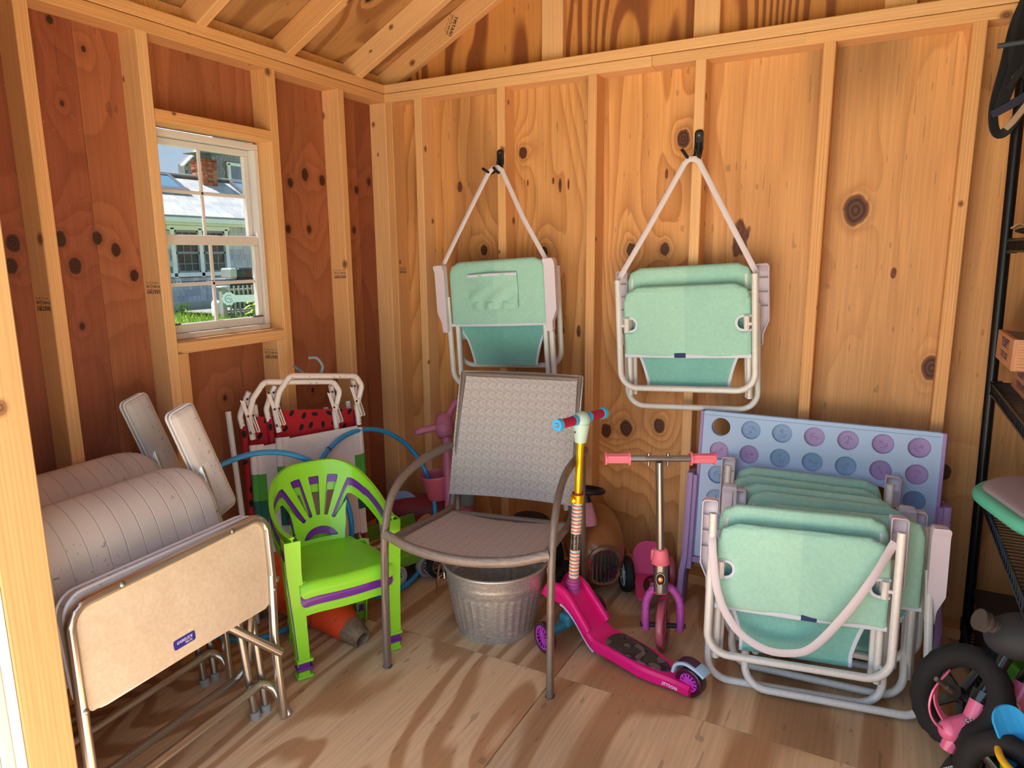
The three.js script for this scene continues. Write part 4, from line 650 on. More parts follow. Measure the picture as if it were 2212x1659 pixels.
{
  const t = thing('traffic_cone', 'worn orange traffic cone lying on its side under the green chairs', 'cone');
  const m = std(0xffffff, 0.7, 0, { map: tex(256, 256, (u, v, c) => { const n = noise(u * 14, v * 14, 91) * 0.6 + noise(u * 50, v * 50, 92) * 0.4, e = sstep(v + (n - 0.5) * 0.12, 0.79, 0.83), s = sstep(noise(u * 8, v * 30, 93), 0.72, 0.9) * 0.4; c[0] = lerp(lerp(0.93, 0.55, s), 0.5, e); c[1] = lerp(lerp(0.3, 0.16, s), 0.4, e); c[2] = lerp(lerp(0.13, 0.1, s), 0.3, e); if (e > 0.5) { c[0] += (n - 0.5) * 0.3; c[1] += (n - 0.5) * 0.25; c[2] += (n - 0.5) * 0.2; } }) });
  const pr = [[0.128, 0], [0.122, 0.012], [0.034, 0.415], [0.031, 0.42], [0.024, 0.418], [0.022, 0.405], [0.105, 0.02], [0.11, 0]], g = lathe(pr.map(([r, y]) => [r, y]), 40);
  const p = g.attributes.position, uv = g.attributes.uv; for (let i = 0; i < p.count; i++) uv.setXY(i, uv.getX(i), p.getY(i) / 0.43);
  add(t, 'cone_body', g, m); add(t, 'base_flange', [rbox(0.27, 0.02, 0.27, 0, -0.008, 0, 0.01)], m);
  pose(t, V(0.255, 0.135, 0.99), V(0.25, 0.93, 0.07), V(0.415, -0.108, 0.065).normalize());
}
{
  const t = thing('galvanized_tub', 'round galvanized steel tub under the patio chair', 'tub', [0.99, 0, 0.72]);
  const zinc = std(0xffffff, 0.42, 0.75, { map: tex(256, 256, (u, v, c) => { const n = noise(u * 26, v * 26, 95), m = noise(u * 70, v * 70, 96), k = 0.6 + 0.22 * (n > 0.5 ? n : 1 - n) + 0.12 * m; c[0] = k; c[1] = k * 0.99; c[2] = k * 0.975; }, true, [3, 2]) });
  const wall = (r0, r1, out) => { const g = new THREE.CylinderGeometry(1, 1, 1, 192, 40, true), p = g.attributes.position; for (let i = 0; i < p.count; i++) { const y = (p.getY(i) + 0.5) * 0.25, a = Math.atan2(p.getZ(i), p.getX(i)); let r = lerp(r0, r1, y / 0.25); const f = sstep(y, 0.015, 0.035) * (1 - sstep(y, 0.158, 0.175)); r += out * 0.0028 * f * Math.pow(Math.abs(Math.cos(a * 18)), 5) + out * 0.003 * (Math.exp(-(((y - 0.188) / 0.006) ** 2)) + Math.exp(-(((y - 0.202) / 0.005) ** 2))); p.setXYZ(i, Math.cos(a) * r, y, Math.sin(a) * r); } g.computeVertexNormals(); return g; };
  add(t, 'outer_wall', wall(0.137, 0.182, 1), zinc); add(t, 'inner_wall', wall(0.1355, 0.1805, 1), zinc);
  add(t, 'floor', [cyl(0.136, 0.136, 0.004, 0, 0.006, 0, 48)], zinc); add(t, 'rim', [at(new THREE.TorusGeometry(0.183, 0.0055, 10, 72), 0, 0.251, 0, PI / 2)], zinc);
  for (const a of [PI * 0.815, -PI * 0.185]) {
    const h = new THREE.Group(), c = Math.cos(a), s = Math.sin(a), P3 = (r, y, w) => V(c * r - s * w, y, s * r + c * w);
    add(t, 'handle_plate', sweep([P3(0.181, 0.222, -0.05), P3(0.184, 0.222, 0), P3(0.181, 0.222, 0.05)], rrectProf(0.022, 0.004, 0.001, 1), { up: V(c, 0, s) }), zinc);
    add(t, 'bail_handle', sweep(fillet([P3(0.188, 0.222, -0.045), P3(0.2, 0.218, -0.048), P3(0.208, 0.155, -0.045), P3(0.208, 0.155, 0.045), P3(0.2, 0.218, 0.048), P3(0.188, 0.222, 0.045)], 0.014, 5), ring(0.0038, 8), { crease: 1 }), std(0x80583f, 0.45, 0.8));
  }
}
// ---------------------------------------------------------------- wheels
const rubber = std(0x1b1b1d, 0.75);
function wheel(parent, r, w, tyre, rim, spokes, opt = {}) {     // axle along local x
  const ty = add(parent, 'wheel', (() => { const h = w / 2, i = opt.inner ?? r * 0.66, g = lathe([[i, -h * 0.85], [r * 0.93, -h], [r * 0.985, -h * 0.6], [r, 0], [r * 0.985, h * 0.6], [r * 0.93, h], [i, h * 0.85], [i, -h * 0.85]], 40); g.rotateZ(PI / 2); return g; })(), tyre);
  const i = opt.inner ?? r * 0.66, g = [];
  for (const s of [-1, 1]) { const x = s * w * 0.36; g.push(at(lathe([[i * 0.86, 0], [i * 1.02, 0.002], [i * 1.02, -0.002], [i * 0.86, 0]], 32), x, 0, 0, 0, 0, PI / 2)); for (let k = 0; k < spokes; k++) { const a = (k / spokes) * 2 * PI; g.push(sweep([V(x, Math.cos(a) * r * 0.12, Math.sin(a) * r * 0.12), V(x, Math.cos(a) * i * 0.92, Math.sin(a) * i * 0.92)], rrectProf(opt.sw ?? 0.006, 0.004, 0.001, 1), { up: X })); } }
  g.push(at(new THREE.CylinderGeometry(r * 0.17, r * 0.17, w * 0.95, 20), 0, 0, 0, 0, 0, PI / 2)); if (opt.disc) g.push(at(new THREE.CylinderGeometry(i * 0.98, i * 0.98, w * 0.4, 32), 0, 0, 0, 0, 0, PI / 2));
  add(ty, 'wheel_hub', merge(g), rim); return ty;
}
const axleTo = (m, pos, dir) => { m.position.copy(pos); m.quaternion.setFromUnitVectors(X, dir.clone().normalize()); return m; };
// ---------------------------------------------------------------- toy wagon with shovels
{
  const t = thing('toy_wagon', 'green plastic toy wagon with pale grey wheels beside the wall corner', 'wagon', [0, 0, 0]);
  const gr = std(0x6f9a2c, 0.5), L = V(0.34, 0, -0.94), N = V(0.94, 0, 0.34), O = V(0.43, 0.0, 0.52);
  pose(t, O, L, Y); // local x to the back, z to the viewer's right-front
  const tray = (w0, d0, y0, w1, d1, y1) => { const q = (w, d, y, r) => fillet([[-w / 2, y, -d / 2], [w / 2, y, -d / 2], [w / 2, y, d / 2], [-w / 2, y, d / 2]], r, 5, true), A = q(w0, d0, y0, 0.025), B = q(w1, d1, y1, 0.03), pos = [], n = A.length; const quad = (a, b, c, d) => pos.push(...[a, b, c, a, c, d].flatMap((v) => [v.x, v.y, v.z])); for (let i = 0; i < n; i++) { const j = (i + 1) % n; quad(A[i], B[i], B[j], A[j]); } const c = V(0, y0, 0); for (let i = 0; i < n; i++) { const j = (i + 1) % n; pos.push(...[c, A[i], A[j]].flatMap((v) => [v.x, v.y, v.z])); } const g = new THREE.BufferGeometry(); g.setAttribute('position', new THREE.Float32BufferAttribute(pos, 3)); return toCreasedNormals(g, 0.5); };
  const two = std(0x6f9a2c, 0.5, 0, { side: THREE.DoubleSide });
  add(t, 'tray', tray(0.36, 0.22, 0.075, 0.42, 0.27, 0.175), two); add(t, 'tray_lining', tray(0.352, 0.212, 0.079, 0.412, 0.262, 0.175), two);
  add(t, 'rim', sweep(fillet([[-0.212, 0.175, -0.137], [0.212, 0.175, -0.137], [0.212, 0.175, 0.137], [-0.212, 0.175, 0.137]], 0.03, 5, true), rrectProf(0.012, 0.008, 0.003, 2), { closed: true, up: Y }), gr);
  add(t, 'rib_line', sweep(fillet([[-0.188, 0.128, -0.121], [0.188, 0.128, -0.121], [0.188, 0.128, 0.121], [-0.188, 0.128, 0.121]], 0.03, 5, true), ring(0.0035, 6), { closed: true, crease: 1 }), std(0x8bb545, 0.5));
  const tyre = std(0x9c918c, 0.6), hub = std(0xb7ada6, 0.5);
  for (const [x, z] of [[-0.115, 0.11], [0.04, 0.11], [-0.115, -0.115], [0.04, -0.115]]) { const w = wheel(t, 0.05, 0.035, tyre, hub, 9, { inner: 0.029, sw: 0.005 }); w.position.set(x, 0.05, z); w.rotation.y = PI / 2; }
  add(t, 'axle', [rod(V(-0.115, 0.05, -0.11), V(-0.115, 0.05, 0.11), 0.005), rod(V(0.04, 0.05, -0.11), V(0.04, 0.05, 0.11), 0.005)], std(0x3b3a38, 0.5, 0.6));
  const or = std(0xe08a4b, 0.5);
  const shovel = (label, a, b, up) => { const s = thing('toy_shovel', label, 'shovel'); const d = b.clone().sub(a), len = d.length(); pose(s, a, d.normalize(), up);
    add(s, 'shaft', sweep([V(0, 0, 0), V(len - 0.05, 0, 0)], rrectProf(0.017, 0.012, 0.004, 2), { up: Y }), or);
    add(s, 'grip', sweep(fillet([[len - 0.055, 0, 0], [len - 0.02, 0, -0.045], [len + 0.005, 0, -0.05], [len + 0.012, 0, 0.045], [len - 0.012, 0, 0.045]], 0.014, 4, true), rrectProf(0.012, 0.013, 0.004, 2), { closed: true, up: Y }), or);
    add(s, 'blade', sheet((x, z) => sdRect(x, z, -0.06, 0, 0.13, 0.1, 0.03), [-0.13, 0.01, 20], [-0.055, 0.055, 18], (x, z) => V(x, -0.004 - 0.4 * z * z * 8 * 0.2 + 0.01, -z), 0.003), or); };
  shovel('orange toy shovel whose loop handle rests on the far rim of the wagon', V(0.29, 0.115, 0.62), V(0.49, 0.205, 0.415), V(-0.2, 1, 0.1));
  shovel('orange toy shovel lower in the wagon, just its shaft showing by the green chairs', V(0.26, 0.11, 0.66), V(0.425, 0.155, 0.63), V(-0.2, 1, 0));
}
// ---------------------------------------------------------------- pink ride-on tricycle and the dark red rider behind the wagon
{
  const t = thing('toddler_tricycle', 'pink toddler tricycle in the corner with handlebar and rear bucket', 'tricycle'), pink = std(0xb76a87, 0.5), deep = std(0xa94f68, 0.5), chrome = std(0xb8b4b0, 0.25, 0.9);
  add(t, 'handlebar_head', [merge([at(lathe([[0, 0.05], [0.02, 0.047], [0.036, 0.03], [0.042, 0.0], [0.04, -0.035], [0.03, -0.06], [0, -0.065]], 24), 0.505, 0.6, 0.3, -0.5, 0, 0.35)])], pink);
  add(t, 'badge_ring', at(new THREE.TorusGeometry(0.012, 0.003, 8, 20), 0.522, 0.607, 0.338, 0.1, 0.3, 0), std(0x9a7a95, 0.5));
  for (const [a, b] of [[V(0.485, 0.59, 0.325), V(0.42, 0.572, 0.375)], [V(0.515, 0.625, 0.29), V(0.535, 0.69, 0.25)]]) add(t, 'handgrip', merge([rod(a, b, 0.0155, 14), ball(0.0165, b.x, b.y, b.z)]), pink);
  add(t, 'steering_column', [rod(V(0.515, 0.57, 0.3), V(0.585, 0.24, 0.39), 0.022, 14)], pink);
  const bk = (y, r) => [r, y];
  const bg = lathe([[0, 0.002], [0.044, 0], [0.048, 0.004], [0.062, 0.095], [0.066, 0.1], [0.066, 0.115], [0.06, 0.115], [0.057, 0.1], [0.044, 0.008], [0, 0.008]], 32); bg.scale(1.0, 1, 0.82);
  add(t, 'basket', at(bg, 0.5, 0.278, 0.345, 0.12, 0.5, 0.05), std(0xbf5468, 0.5));
  add(t, 'body_panel', [rbox(0.13, 0.16, 0.05, 0.585, 0.17, 0.31, 0.02, 3)], deep);
  const f = wheel(t, 0.056, 0.032, rubber, chrome, 7); axleTo(f, V(0.6, 0.056, 0.505), V(0.85, 0, 0.5));
  const b = wheel(t, 0.07, 0.034, rubber, std(0x565452, 0.4, 0.6), 6); axleTo(b, V(1.135, 0.07, 0.44), V(0.9, 0, 0.4));
  add(t, 'frame_tube', sweep(smooth([V(0.6, 0.15, 0.36), V(0.75, 0.17, 0.3), V(0.95, 0.16, 0.34), V(1.12, 0.075, 0.43)], 20), ring(0.014, 10), { crease: 1 }), std(0x4a4544, 0.5));
  add(t, 'fork', rod(V(0.585, 0.24, 0.39), V(0.61, 0.056, 0.485), 0.012), chrome);
  add(t, 'seat', merge([ball(0.07, 0.92, 0.24, 0.3, 1.15, 0.35, 0.95)]), std(0x1d1a1c, 0.6));
  add(t, 'grey_cap', [cyl(0.03, 0.034, 0.07, 0.665, 0.29, 0.38, 20)], std(0x6e7173, 0.6));
  const r = thing('ride_on_toy', 'dark red rounded ride-on toy with a pale blue fin, behind the wagon', 'ride-on toy', [0.27, 0, 0.25]);
  const rg = new THREE.SphereGeometry(1, 36, 24); { const p = rg.attributes.position; for (let i = 0; i < p.count; i++) { const x = p.getX(i), y = p.getY(i), z = p.getZ(i), s = (v, e) => Math.sign(v) * Math.pow(Math.abs(v), e); p.setXYZ(i, s(x, 0.6) * 0.2, 0.13 + s(y, 0.7) * 0.1, s(z, 0.7) * 0.1); } rg.computeVertexNormals(); }
  add(r, 'body', at(rg, 0.05, 0, 0, 0, 0.35, 0), std(0x7c2430, 0.5));
  add(r, 'fin', at(sheet((x, y) => Math.max(Math.hypot(x, y) - 0.075, -y, -Math.hypot(x - 0.06, y + 0.03) + 0.02), [-0.08, 0.08, 30], [-0.01, 0.08, 18], (x, y) => V(x, y, 0), 0.02, 0.5), 0.0, 0.185, 0.06, -0.25, 0.6, 0.15), std(0x6d7da8, 0.5));
  for (const [x, z] of [[-0.09, 0.09], [0.17, 0.03], [-0.12, -0.05]]) { const w = wheel(r, 0.04, 0.03, rubber, std(0x9a3340, 0.5), 5); axleTo(w, V(x, 0.04, z), V(0.35, 0, 0.94)); }
}
// ---------------------------------------------------------------- pink three-wheel kick scooter in front
{
  const t = thing('kick_scooter', 'hot pink three-wheel kick scooter with a yellow and striped stem', 'scooter');
  pose(t, V(1.265, 0, 0.667), V(0.957, 0, 0.29), Y);                // local x runs to the rear wheel, z towards the viewer
  const pink = phys(0xf0107e, 0.38, { clearcoat: 0.1 }), orchid = std(0xb04a97, 0.5), magenta = std(0xc93fc0, 0.45), smoke = phys(0x3a1226, 0.3, { clearcoat: 0.4 }), aqua = std(0x2f7f93, 0.5), pale = std(0xdfe3ee, 0.5), gold = phys(0xf2b70c, 0.25, { metalness: 0.55 }), mintH = std(0xbfdccb, 0.45), sky = std(0x47b5e6, 0.45), cerise = std(0xb3163f, 0.7);
  // deck: a side profile, bowed up to the neck at the front, with its width narrowing to both ends
  const up = (x) => 0.063 + 0.125 * (1 - sstep(x, -0.02, 0.15)) - 0.02 * sstep(x, 0.15, 0.46), th = (x) => 0.042 - 0.006 * sstep(x, 0.3, 0.47) + 0.02 * (1 - sstep(x, 0.0, 0.12)), hw = (x) => 0.045 + 0.016 * sstep(x, 0.02, 0.16) - 0.026 * sstep(x, 0.3, 0.46);
  const N = 48, prof = []; const pos = [];
  const ringAt = (x) => { const h = hw(x), y1 = up(x), y0 = y1 - th(x), b = 0.008; return [[-h + b, y1], [h - b, y1], [h, y1 - b], [h, y0 + b], [h - b, y0], [-h + b, y0], [-h, y0 + b], [-h, y1 - b]].map(([z, y]) => V(x, y, z)); };
  const rs = Array.from({ length: N + 1 }, (_, i) => ringAt(-0.045 + (0.525 * i) / N));
  for (let i = 0; i < N; i++) for (let j = 0; j < 8; j++) { const k = (j + 1) % 8; for (const v of [rs[i][j], rs[i][k], rs[i + 1][k], rs[i][j], rs[i + 1][k], rs[i + 1][j]]) pos.push(v.x, v.y, v.z); }
  for (const [r, f] of [[rs[0], 0], [rs[N], 1]]) for (let j = 1; j < 7; j++) for (const v of f ? [r[0], r[j], r[j + 1]] : [r[0], r[j + 1], r[j]]) pos.push(v.x, v.y, v.z);
  const dg = new THREE.BufferGeometry(); dg.setAttribute('position', new THREE.Float32BufferAttribute(pos, 3));
  const deck = add(t, 'deck', toCreasedNormals(dg, 0.6), pink);
  const cam = tex(256, 128, (u, v, c) => { const n = noise(u * 9, v * 6, 131), m = noise(u * 20, v * 13, 132), e = Math.abs(n - 0.5) < 0.04; const k = n > 0.5 ? 0.4 : 0.24; c[0] = k * (1 + 0.25 * m); c[1] = k * 0.92 * (1 + 0.15 * m); c[2] = k * 0.82; if (e) { c[0] = 0.16; c[1] = 0.15; c[2] = 0.17; } if (m > 0.78) { c[0] = 0.42; c[1] = 0.3; c[2] = 0.38; } });
  cam.repeat.set(1 / 0.26, 1 / 0.13); cam.offset.set(0.1, 0.5);
  add(deck, 'grip_mat', sheet((x, z) => sdRect(x, z, 0.282, 0, 0.235, 0.094 - 0.05 * sstep(x, 0.26, 0.41), 0.035), [0.15, 0.41, 50], [-0.06, 0.06, 24], (x, z) => V(x, up(x) + 0.0015, -z), 0.003), std(0xffffff, 0.85, 0, { map: cam }), 'patterned grey grip mat');
  const word = print((g, w, h) => { g.clearRect(0, 0, w, h); g.fillStyle = '#ffe6f2'; g.font = 'bold 74px sans-serif'; g.textAlign = 'center'; g.fillText('JETSON', w / 2, 80); }, 320, 110, 0.4);
  const wm = add(deck, 'lettering', new THREE.PlaneGeometry(0.062, 0.0213), word); wm.castShadow = false; { const a = 0.42, s = -0.1; wm.position.set(a, up(a) - 0.02, hw(a) + 0.0022); wm.rotation.set(0, 0.155, s); }
  for (const s of [-1, 1]) add(deck, 'side_strip', sweep(Array.from({ length: 12 }, (_, i) => { const x = -0.02 + (0.16 * i) / 11; return V(x, up(x) - th(x) + 0.004, s * (hw(x) - 0.006)); }), rrectProf(0.006, 0.016, 0.002, 1), { up: Y }), pale);
  // front arch either side of the neck
  for (const s of [-1, 1]) add(t, 'front_arch', sweep(smooth([V(-0.075, 0.15, s * 0.052), V(-0.05, 0.185, s * 0.05), V(0.0, 0.182, s * 0.049), V(0.055, 0.135, s * 0.05), V(0.11, 0.08, s * 0.052)], 26), rrectProf(0.022, 0.036, 0.008, 3), { up: V(0.4, 1, 0) }), pink);
  add(t, 'axle_cover', merge([rod(V(0, 0.06, -0.115), V(0, 0.06, 0.115), 0.017, 14), rbox(0.05, 0.05, 0.1, 0, 0.075, 0, 0.015)]), aqua);
  for (const z of [0.135, -0.14]) { const w = wheel(t, 0.051, 0.026, smoke, magenta, 14, { inner: 0.04, sw: 0.004 }); w.position.set(-0.005, 0.051, z); w.rotation.y = PI / 2 - 0.25; }
  const rw = wheel(t, 0.045, 0.04, smoke, magenta, 12, { inner: 0.029 }); rw.position.set(0.468, 0.045, 0); rw.rotation.y = PI / 2;
  add(t, 'brake_fender', merge([sweep(smooth([V(0.415, 0.06, 0), V(0.425, 0.088, 0), V(0.455, 0.103, 0), V(0.49, 0.098, 0), V(0.52, 0.085, 0)], 20), rrectProf(0.046, 0.01, 0.004, 2), { up: Y })]), std(0xa9cdea, 0.4)); add(t, 'fender_pad', sweep(smooth([V(0.43, 0.099, 0), V(0.458, 0.1105, 0), V(0.49, 0.105, 0)], 10), rrectProf(0.034, 0.004, 0.001, 1), { up: Y }), std(0x4b2038, 0.5));
  // stem
  const b = V(0.0, 0.1, 0), top = V(0.022, 0.745, -0.012), dir = top.clone().sub(b).normalize(), P = (k) => b.clone().addScaledVector(dir, k), seg = (k0, k1, r0, r1 = r0, n = 24) => { const g = new THREE.CylinderGeometry(r1, r0, k1 - k0, n); g.translate(0, (k0 + k1) / 2, 0); g.applyQuaternion(new THREE.Quaternion().setFromUnitVectors(Y, dir)); g.translate(b.x, b.y, b.z); return g; };
  add(t, 'neck', merge([seg(-0.02, 0.04, 0.03, 0.027), seg(0.04, 0.12, 0.0235, 0.0225), ...[0.075, 0.088, 0.101].map((k) => seg(k, k + 0.009, 0.0255)), ball(0.031, 0, 0.08, 0, 1, 1, 1)]), orchid);
  for (const k of [0.03, 0.065]) { const p = P(k); add(t, 'bolt', at(new THREE.CylinderGeometry(0.0065, 0.0065, 0.006, 12), p.x - 0.008, p.y, p.z + (k < 0.05 ? 0.027 : 0.0225), PI / 2, 0, 0), steel); }
  const stripe = canvasTex(128, 1024, (g, w, h) => {
    g.fillStyle = '#f6f0ea'; g.fillRect(0, 0, w, h);
    for (let i = 0; i < 22; i++) { const y = i * 48; const q = g.createLinearGradient(0, y, 0, y + 24); q.addColorStop(0, '#c9303a'); q.addColorStop(0.45, '#e9743a'); q.addColorStop(1, '#fbe9c8'); g.fillStyle = q; g.fillRect(0, y, w, 20); g.fillStyle = '#6fc0e4'; g.fillRect(0, y + 38, w, 5); if (i % 2) { g.beginPath(); g.moveTo(10, y + 40); g.lineTo(22, y + 26); g.lineTo(34, y + 40); g.fill(); g.beginPath(); g.moveTo(74, y + 40); g.lineTo(86, y + 26); g.lineTo(98, y + 40); g.fill(); } }
    g.fillStyle = '#211d1c'; g.fillRect(0, 420, w, 215); g.fillStyle = '#d8d0c4'; for (let r = 0; r < 20; r++) for (let k = 0; k < 9; k++) g.fillRect(6 + k * 14, 432 + r * 10, 4 + hash2(k, r, 4) * 8, 4);
    g.fillStyle = '#23262a'; g.fillRect(30, 48, 60, 26); g.fillStyle = '#e7e5df'; g.fillRect(38, 54, 18, 14);
  });
  add(t, 'printed_tube', seg(0.12, 0.4, 0.0175), std(0xffffff, 0.4, 0, { map: stripe }), 'white tube with red and blue striped print');
  add(t, 'clamp', merge([seg(0.395, 0.423, 0.0215), (() => { const p = P(0.409); return rbox(0.018, 0.02, 0.014, p.x, p.y, p.z + 0.026, 0.003); })(), (() => { const p = P(0.409); return rod(V(p.x + 0.01, p.y, p.z + 0.032), V(p.x - 0.03, p.y, p.z - 0.005), 0.006); })()]), gold);
  add(t, 'clamp_ring', seg(0.42, 0.428, 0.0195), std(0x9c2044, 0.5)); add(t, 'upper_tube', seg(0.42, 0.63, 0.0128), gold);
  const hp = P(0.672);
  add(t, 'bar_head', merge([seg(0.605, 0.668, 0.0195, 0.029), ball(0.031, hp.x, hp.y + 0.008, hp.z, 0.95, 0.95, 1)]), mintH);
  const bar = (z0, z1, r) => { const g = new THREE.CylinderGeometry(r, r, Math.abs(z1 - z0), 20); g.rotateX(PI / 2); g.translate(hp.x, hp.y + 0.012, hp.z + (z0 + z1) / 2); return g; };
  for (const s of [-1, 1]) { const g = add(t, 'handgrip', bar(s * 0.04, s * 0.108, 0.0155), cerise); add(g, 'grip_end', bar(s * 0.106, s * 0.122, 0.0195), sky); add(g, 'grip_collar', bar(s * 0.03, s * 0.042, 0.018), sky); }
  const logo = print((g, w, h) => { g.clearRect(0, 0, w, h); g.strokeStyle = '#b32a58'; g.lineWidth = 13; g.beginPath(); g.moveTo(30, 40); g.lineTo(70, 40); g.arc(70, 64, 24, -PI / 2, PI / 2); g.lineTo(52, 88); g.stroke(); g.fillStyle = '#22466b'; g.beginPath(); g.arc(34, 94, 7, 0, 7); g.arc(92, 30, 6, 0, 7); g.fill(); }, 128, 128, 0.5);
  const lm = add(t, 'grip_emblem', new THREE.PlaneGeometry(0.028, 0.028), logo); lm.castShadow = false; lm.position.set(hp.x, hp.y + 0.012, hp.z + 0.1226);
  add(t, 'head_bolt', [at(new THREE.CylinderGeometry(0.004, 0.004, 0.004, 10), hp.x - 0.006, hp.y - 0.03, hp.z + 0.024, PI / 2)], steel);
}
// ---------------------------------------------------------------- pink T-bar scooter at the wall
{
  const t = thing('kick_scooter', 'pink scooter with a bare steel T-bar standing by the back wall', 'scooter'), ch = std(0x9a9793, 0.32, 0.85), coral = std(0xf2798b, 0.55), plum = std(0xb84aa0, 0.5), pk = std(0xd8417f, 0.55), clear = phys(0xb85468, 0.35, { clearcoat: 0.3 }), blk = std(0x1c1a1a, 0.6);
  const F = V(1.566, 0, 0.595), ax = V(0.93, 0, -0.37), bk = V(-0.37, 0, -0.93);
  const fw = wheel(t, 0.083, 0.026, clear, clear, 5, { inner: 0.06, disc: 1 }); axleTo(fw, V(F.x, 0.083, F.z), V(0.98, 0.06, -0.12));
  const c = V(F.x, 0.083, F.z);
  for (const s of [-1, 1]) { const q = (a, y, z = 0) => V(c.x + ax.x * a, y, c.z + ax.z * a).addScaledVector(bk, z);
    add(t, 'fork_sleeve', sweep(smooth([q(s * 0.006, 0.21, 0.03), q(s * 0.032, 0.2, 0.025), q(s * 0.054, 0.165, 0.015), q(s * 0.058, 0.115, 0.003), q(s * 0.056, 0.066, 0)], 40), ring(0.0135, 12), { crease: 1, scale: (k) => 1 + (k < 0.7 ? 0.09 * Math.sin(k * 190) : 0) }), plum); }
  add(t, 'axle', [rod(V(c.x - ax.x * 0.075, 0.083, c.z - ax.z * 0.075), V(c.x + ax.x * 0.075, 0.083, c.z + ax.z * 0.075), 0.0085)], blk);
  const S0 = V(1.556, 0.2, 0.615), S1 = V(1.538, 0.652, 0.6);
  add(t, 'head_tube', rod(V(1.557, 0.205, 0.6), V(1.551, 0.315, 0.594), 0.0235, 20), ch);
  add(t, 'head_cap', at(lathe([[0.0, 0.05], [0.016, 0.05], [0.022, 0.045], [0.031, 0.0], [0, 0.0]], 24), 1.551, 0.305, 0.594), coral); add(t, 'cap_clip', [rbox(0.024, 0.045, 0.03, 1.528, 0.325, 0.585, 0.01)], coral);
  add(t, 'lower_ring', [rod(V(1.557, 0.205, 0.6), V(1.5568, 0.209, 0.6), 0.0245, 20)], std(0xb65a5a, 0.5));
  add(t, 'stem', rod(V(1.55, 0.33, 0.594), V(1.538, 0.652, 0.6), 0.0125, 16), ch);
  const A = V(1.375, 0.66, 0.665), B = V(1.695, 0.66, 0.505), d = B.clone().sub(A).normalize(), L = A.distanceTo(B), Q = (k) => A.clone().addScaledVector(d, k);
  add(t, 'crossbar', rod(Q(0.06), Q(L - 0.06), 0.011, 16), ch); add(t, 'bar_clamp', sweep([Q(L / 2 - 0.05), Q(L / 2 + 0.04)], rrectProf(0.026, 0.02, 0.009, 3), { up: Y }), ch);
  for (const k of [L / 2 - 0.036, L / 2 + 0.026]) { const p = Q(k); add(t, 'bolt', merge([cyl(0.0055, 0.0055, 0.01, p.x, p.y + 0.008, p.z, 10), cyl(0.0045, 0.0045, 0.014, p.x, p.y - 0.024, p.z, 10)]), steel); }
  for (const [k0, k1] of [[0.0, 0.082], [L, L - 0.082]]) { const gr = add(t, 'handgrip', sweep(Array.from({ length: 4 }, (_, i) => Q(lerp(k0, k1, i / 3))), Array.from({ length: 32 }, (_, i) => { const r = 0.0155 + (i % 4 < 2 ? 0.0012 : -0.0004); return [Math.cos((i / 32) * 2 * PI) * r, Math.sin((i / 32) * 2 * PI) * r]; }), { crease: 0.4 }), coral); add(gr, 'grip_flange', [rod(Q(k0), Q(k0 + (k1 - k0) * 0.08), 0.021, 20), rod(Q(k1 - (k1 - k0) * 0.07), Q(k1), 0.023, 20)], coral); }
  const bd = print((g, w, h) => { g.clearRect(0, 0, w, h); g.fillStyle = '#1a1614'; g.beginPath(); g.ellipse(w / 2, h / 2, w / 2 - 3, h / 2 - 3, 0, 0, 7); g.fill(); g.strokeStyle = '#e8e0d2'; g.lineWidth = 6; g.beginPath(); g.ellipse(w / 2, h / 2, w / 2 - 12, h / 2 - 14, 0, 0, 7); g.stroke(); g.fillStyle = '#f08a30'; g.beginPath(); g.arc(w / 2, h / 2, 28, 0, 7); g.fill(); g.fillStyle = '#fff0c8'; g.beginPath(); g.arc(w / 2 - 4, h / 2 - 4, 13, 0, 7); g.fill(); }, 128, 168, 0.3);
  const bm = add(t, 'head_badge', sheet((x, y) => Math.hypot(x / 0.0185, y / 0.026) * 0.02 - 0.02, [-0.02, 0.02, 20], [-0.028, 0.028, 20], (x, y) => { const a = x / 0.0243; return V(1.5545 + Math.sin(a + 0.22) * 0.0243, 0.257 + y, 0.597 + Math.cos(a + 0.22) * 0.0243); }, 0.0006), bd); { const uv = bm.geometry.attributes.uv; for (let i = 0; i < uv.count; i++) uv.setXY(i, uv.getX(i) / 0.037 + 0.5, uv.getY(i) / 0.052 + 0.5); }
  // deck: flat plate rising into a round-topped rear fender
  const D0 = V(1.478, 0, 0.42), dd = V(-0.34, 0, -0.94), ds = V(0.94, 0, -0.34);
  const dm = (u, v) => { const p = D0.clone().addScaledVector(ds, u); const k = clamp(v - 0.2, 0, 1); p.addScaledVector(dd, v - 0.45 * k); p.y = 0.07 + 0.85 * k; return p; };
  const dk = add(t, 'deck', sheet((u, v) => Math.max(sdRect(u, v, 0, 0.15, 0.116 + 0.014 * sstep(v, 0.1, 0.2), 0.36, 0.055), -v), [-0.07, 0.07, 36], [-0.03, 0.34, 60], dm, 0.012, 0.8), pk);
  const ov = print((g, w, h) => { g.clearRect(0, 0, w, h); g.fillStyle = '#1d1418'; g.beginPath(); g.ellipse(w / 2, h / 2, w / 2 - 2, h / 2 - 2, 0, 0, 7); g.fill(); g.save(); g.translate(w / 2 - 14, h / 2); g.rotate(PI / 2); g.fillStyle = '#d23c5c'; g.beginPath(); g.ellipse(-82, -8, 24, 30, 0, 0, 7); g.fill(); g.fillStyle = '#1d1418'; g.beginPath(); g.ellipse(-82, -8, 11, 15, 0, 0, 7); g.fill(); g.fillStyle = '#efe6e6'; g.font = 'italic bold 62px sans-serif'; g.textAlign = 'center'; g.fillText('Razor', 32, 14); g.restore(); }, 160, 288, 0.45);
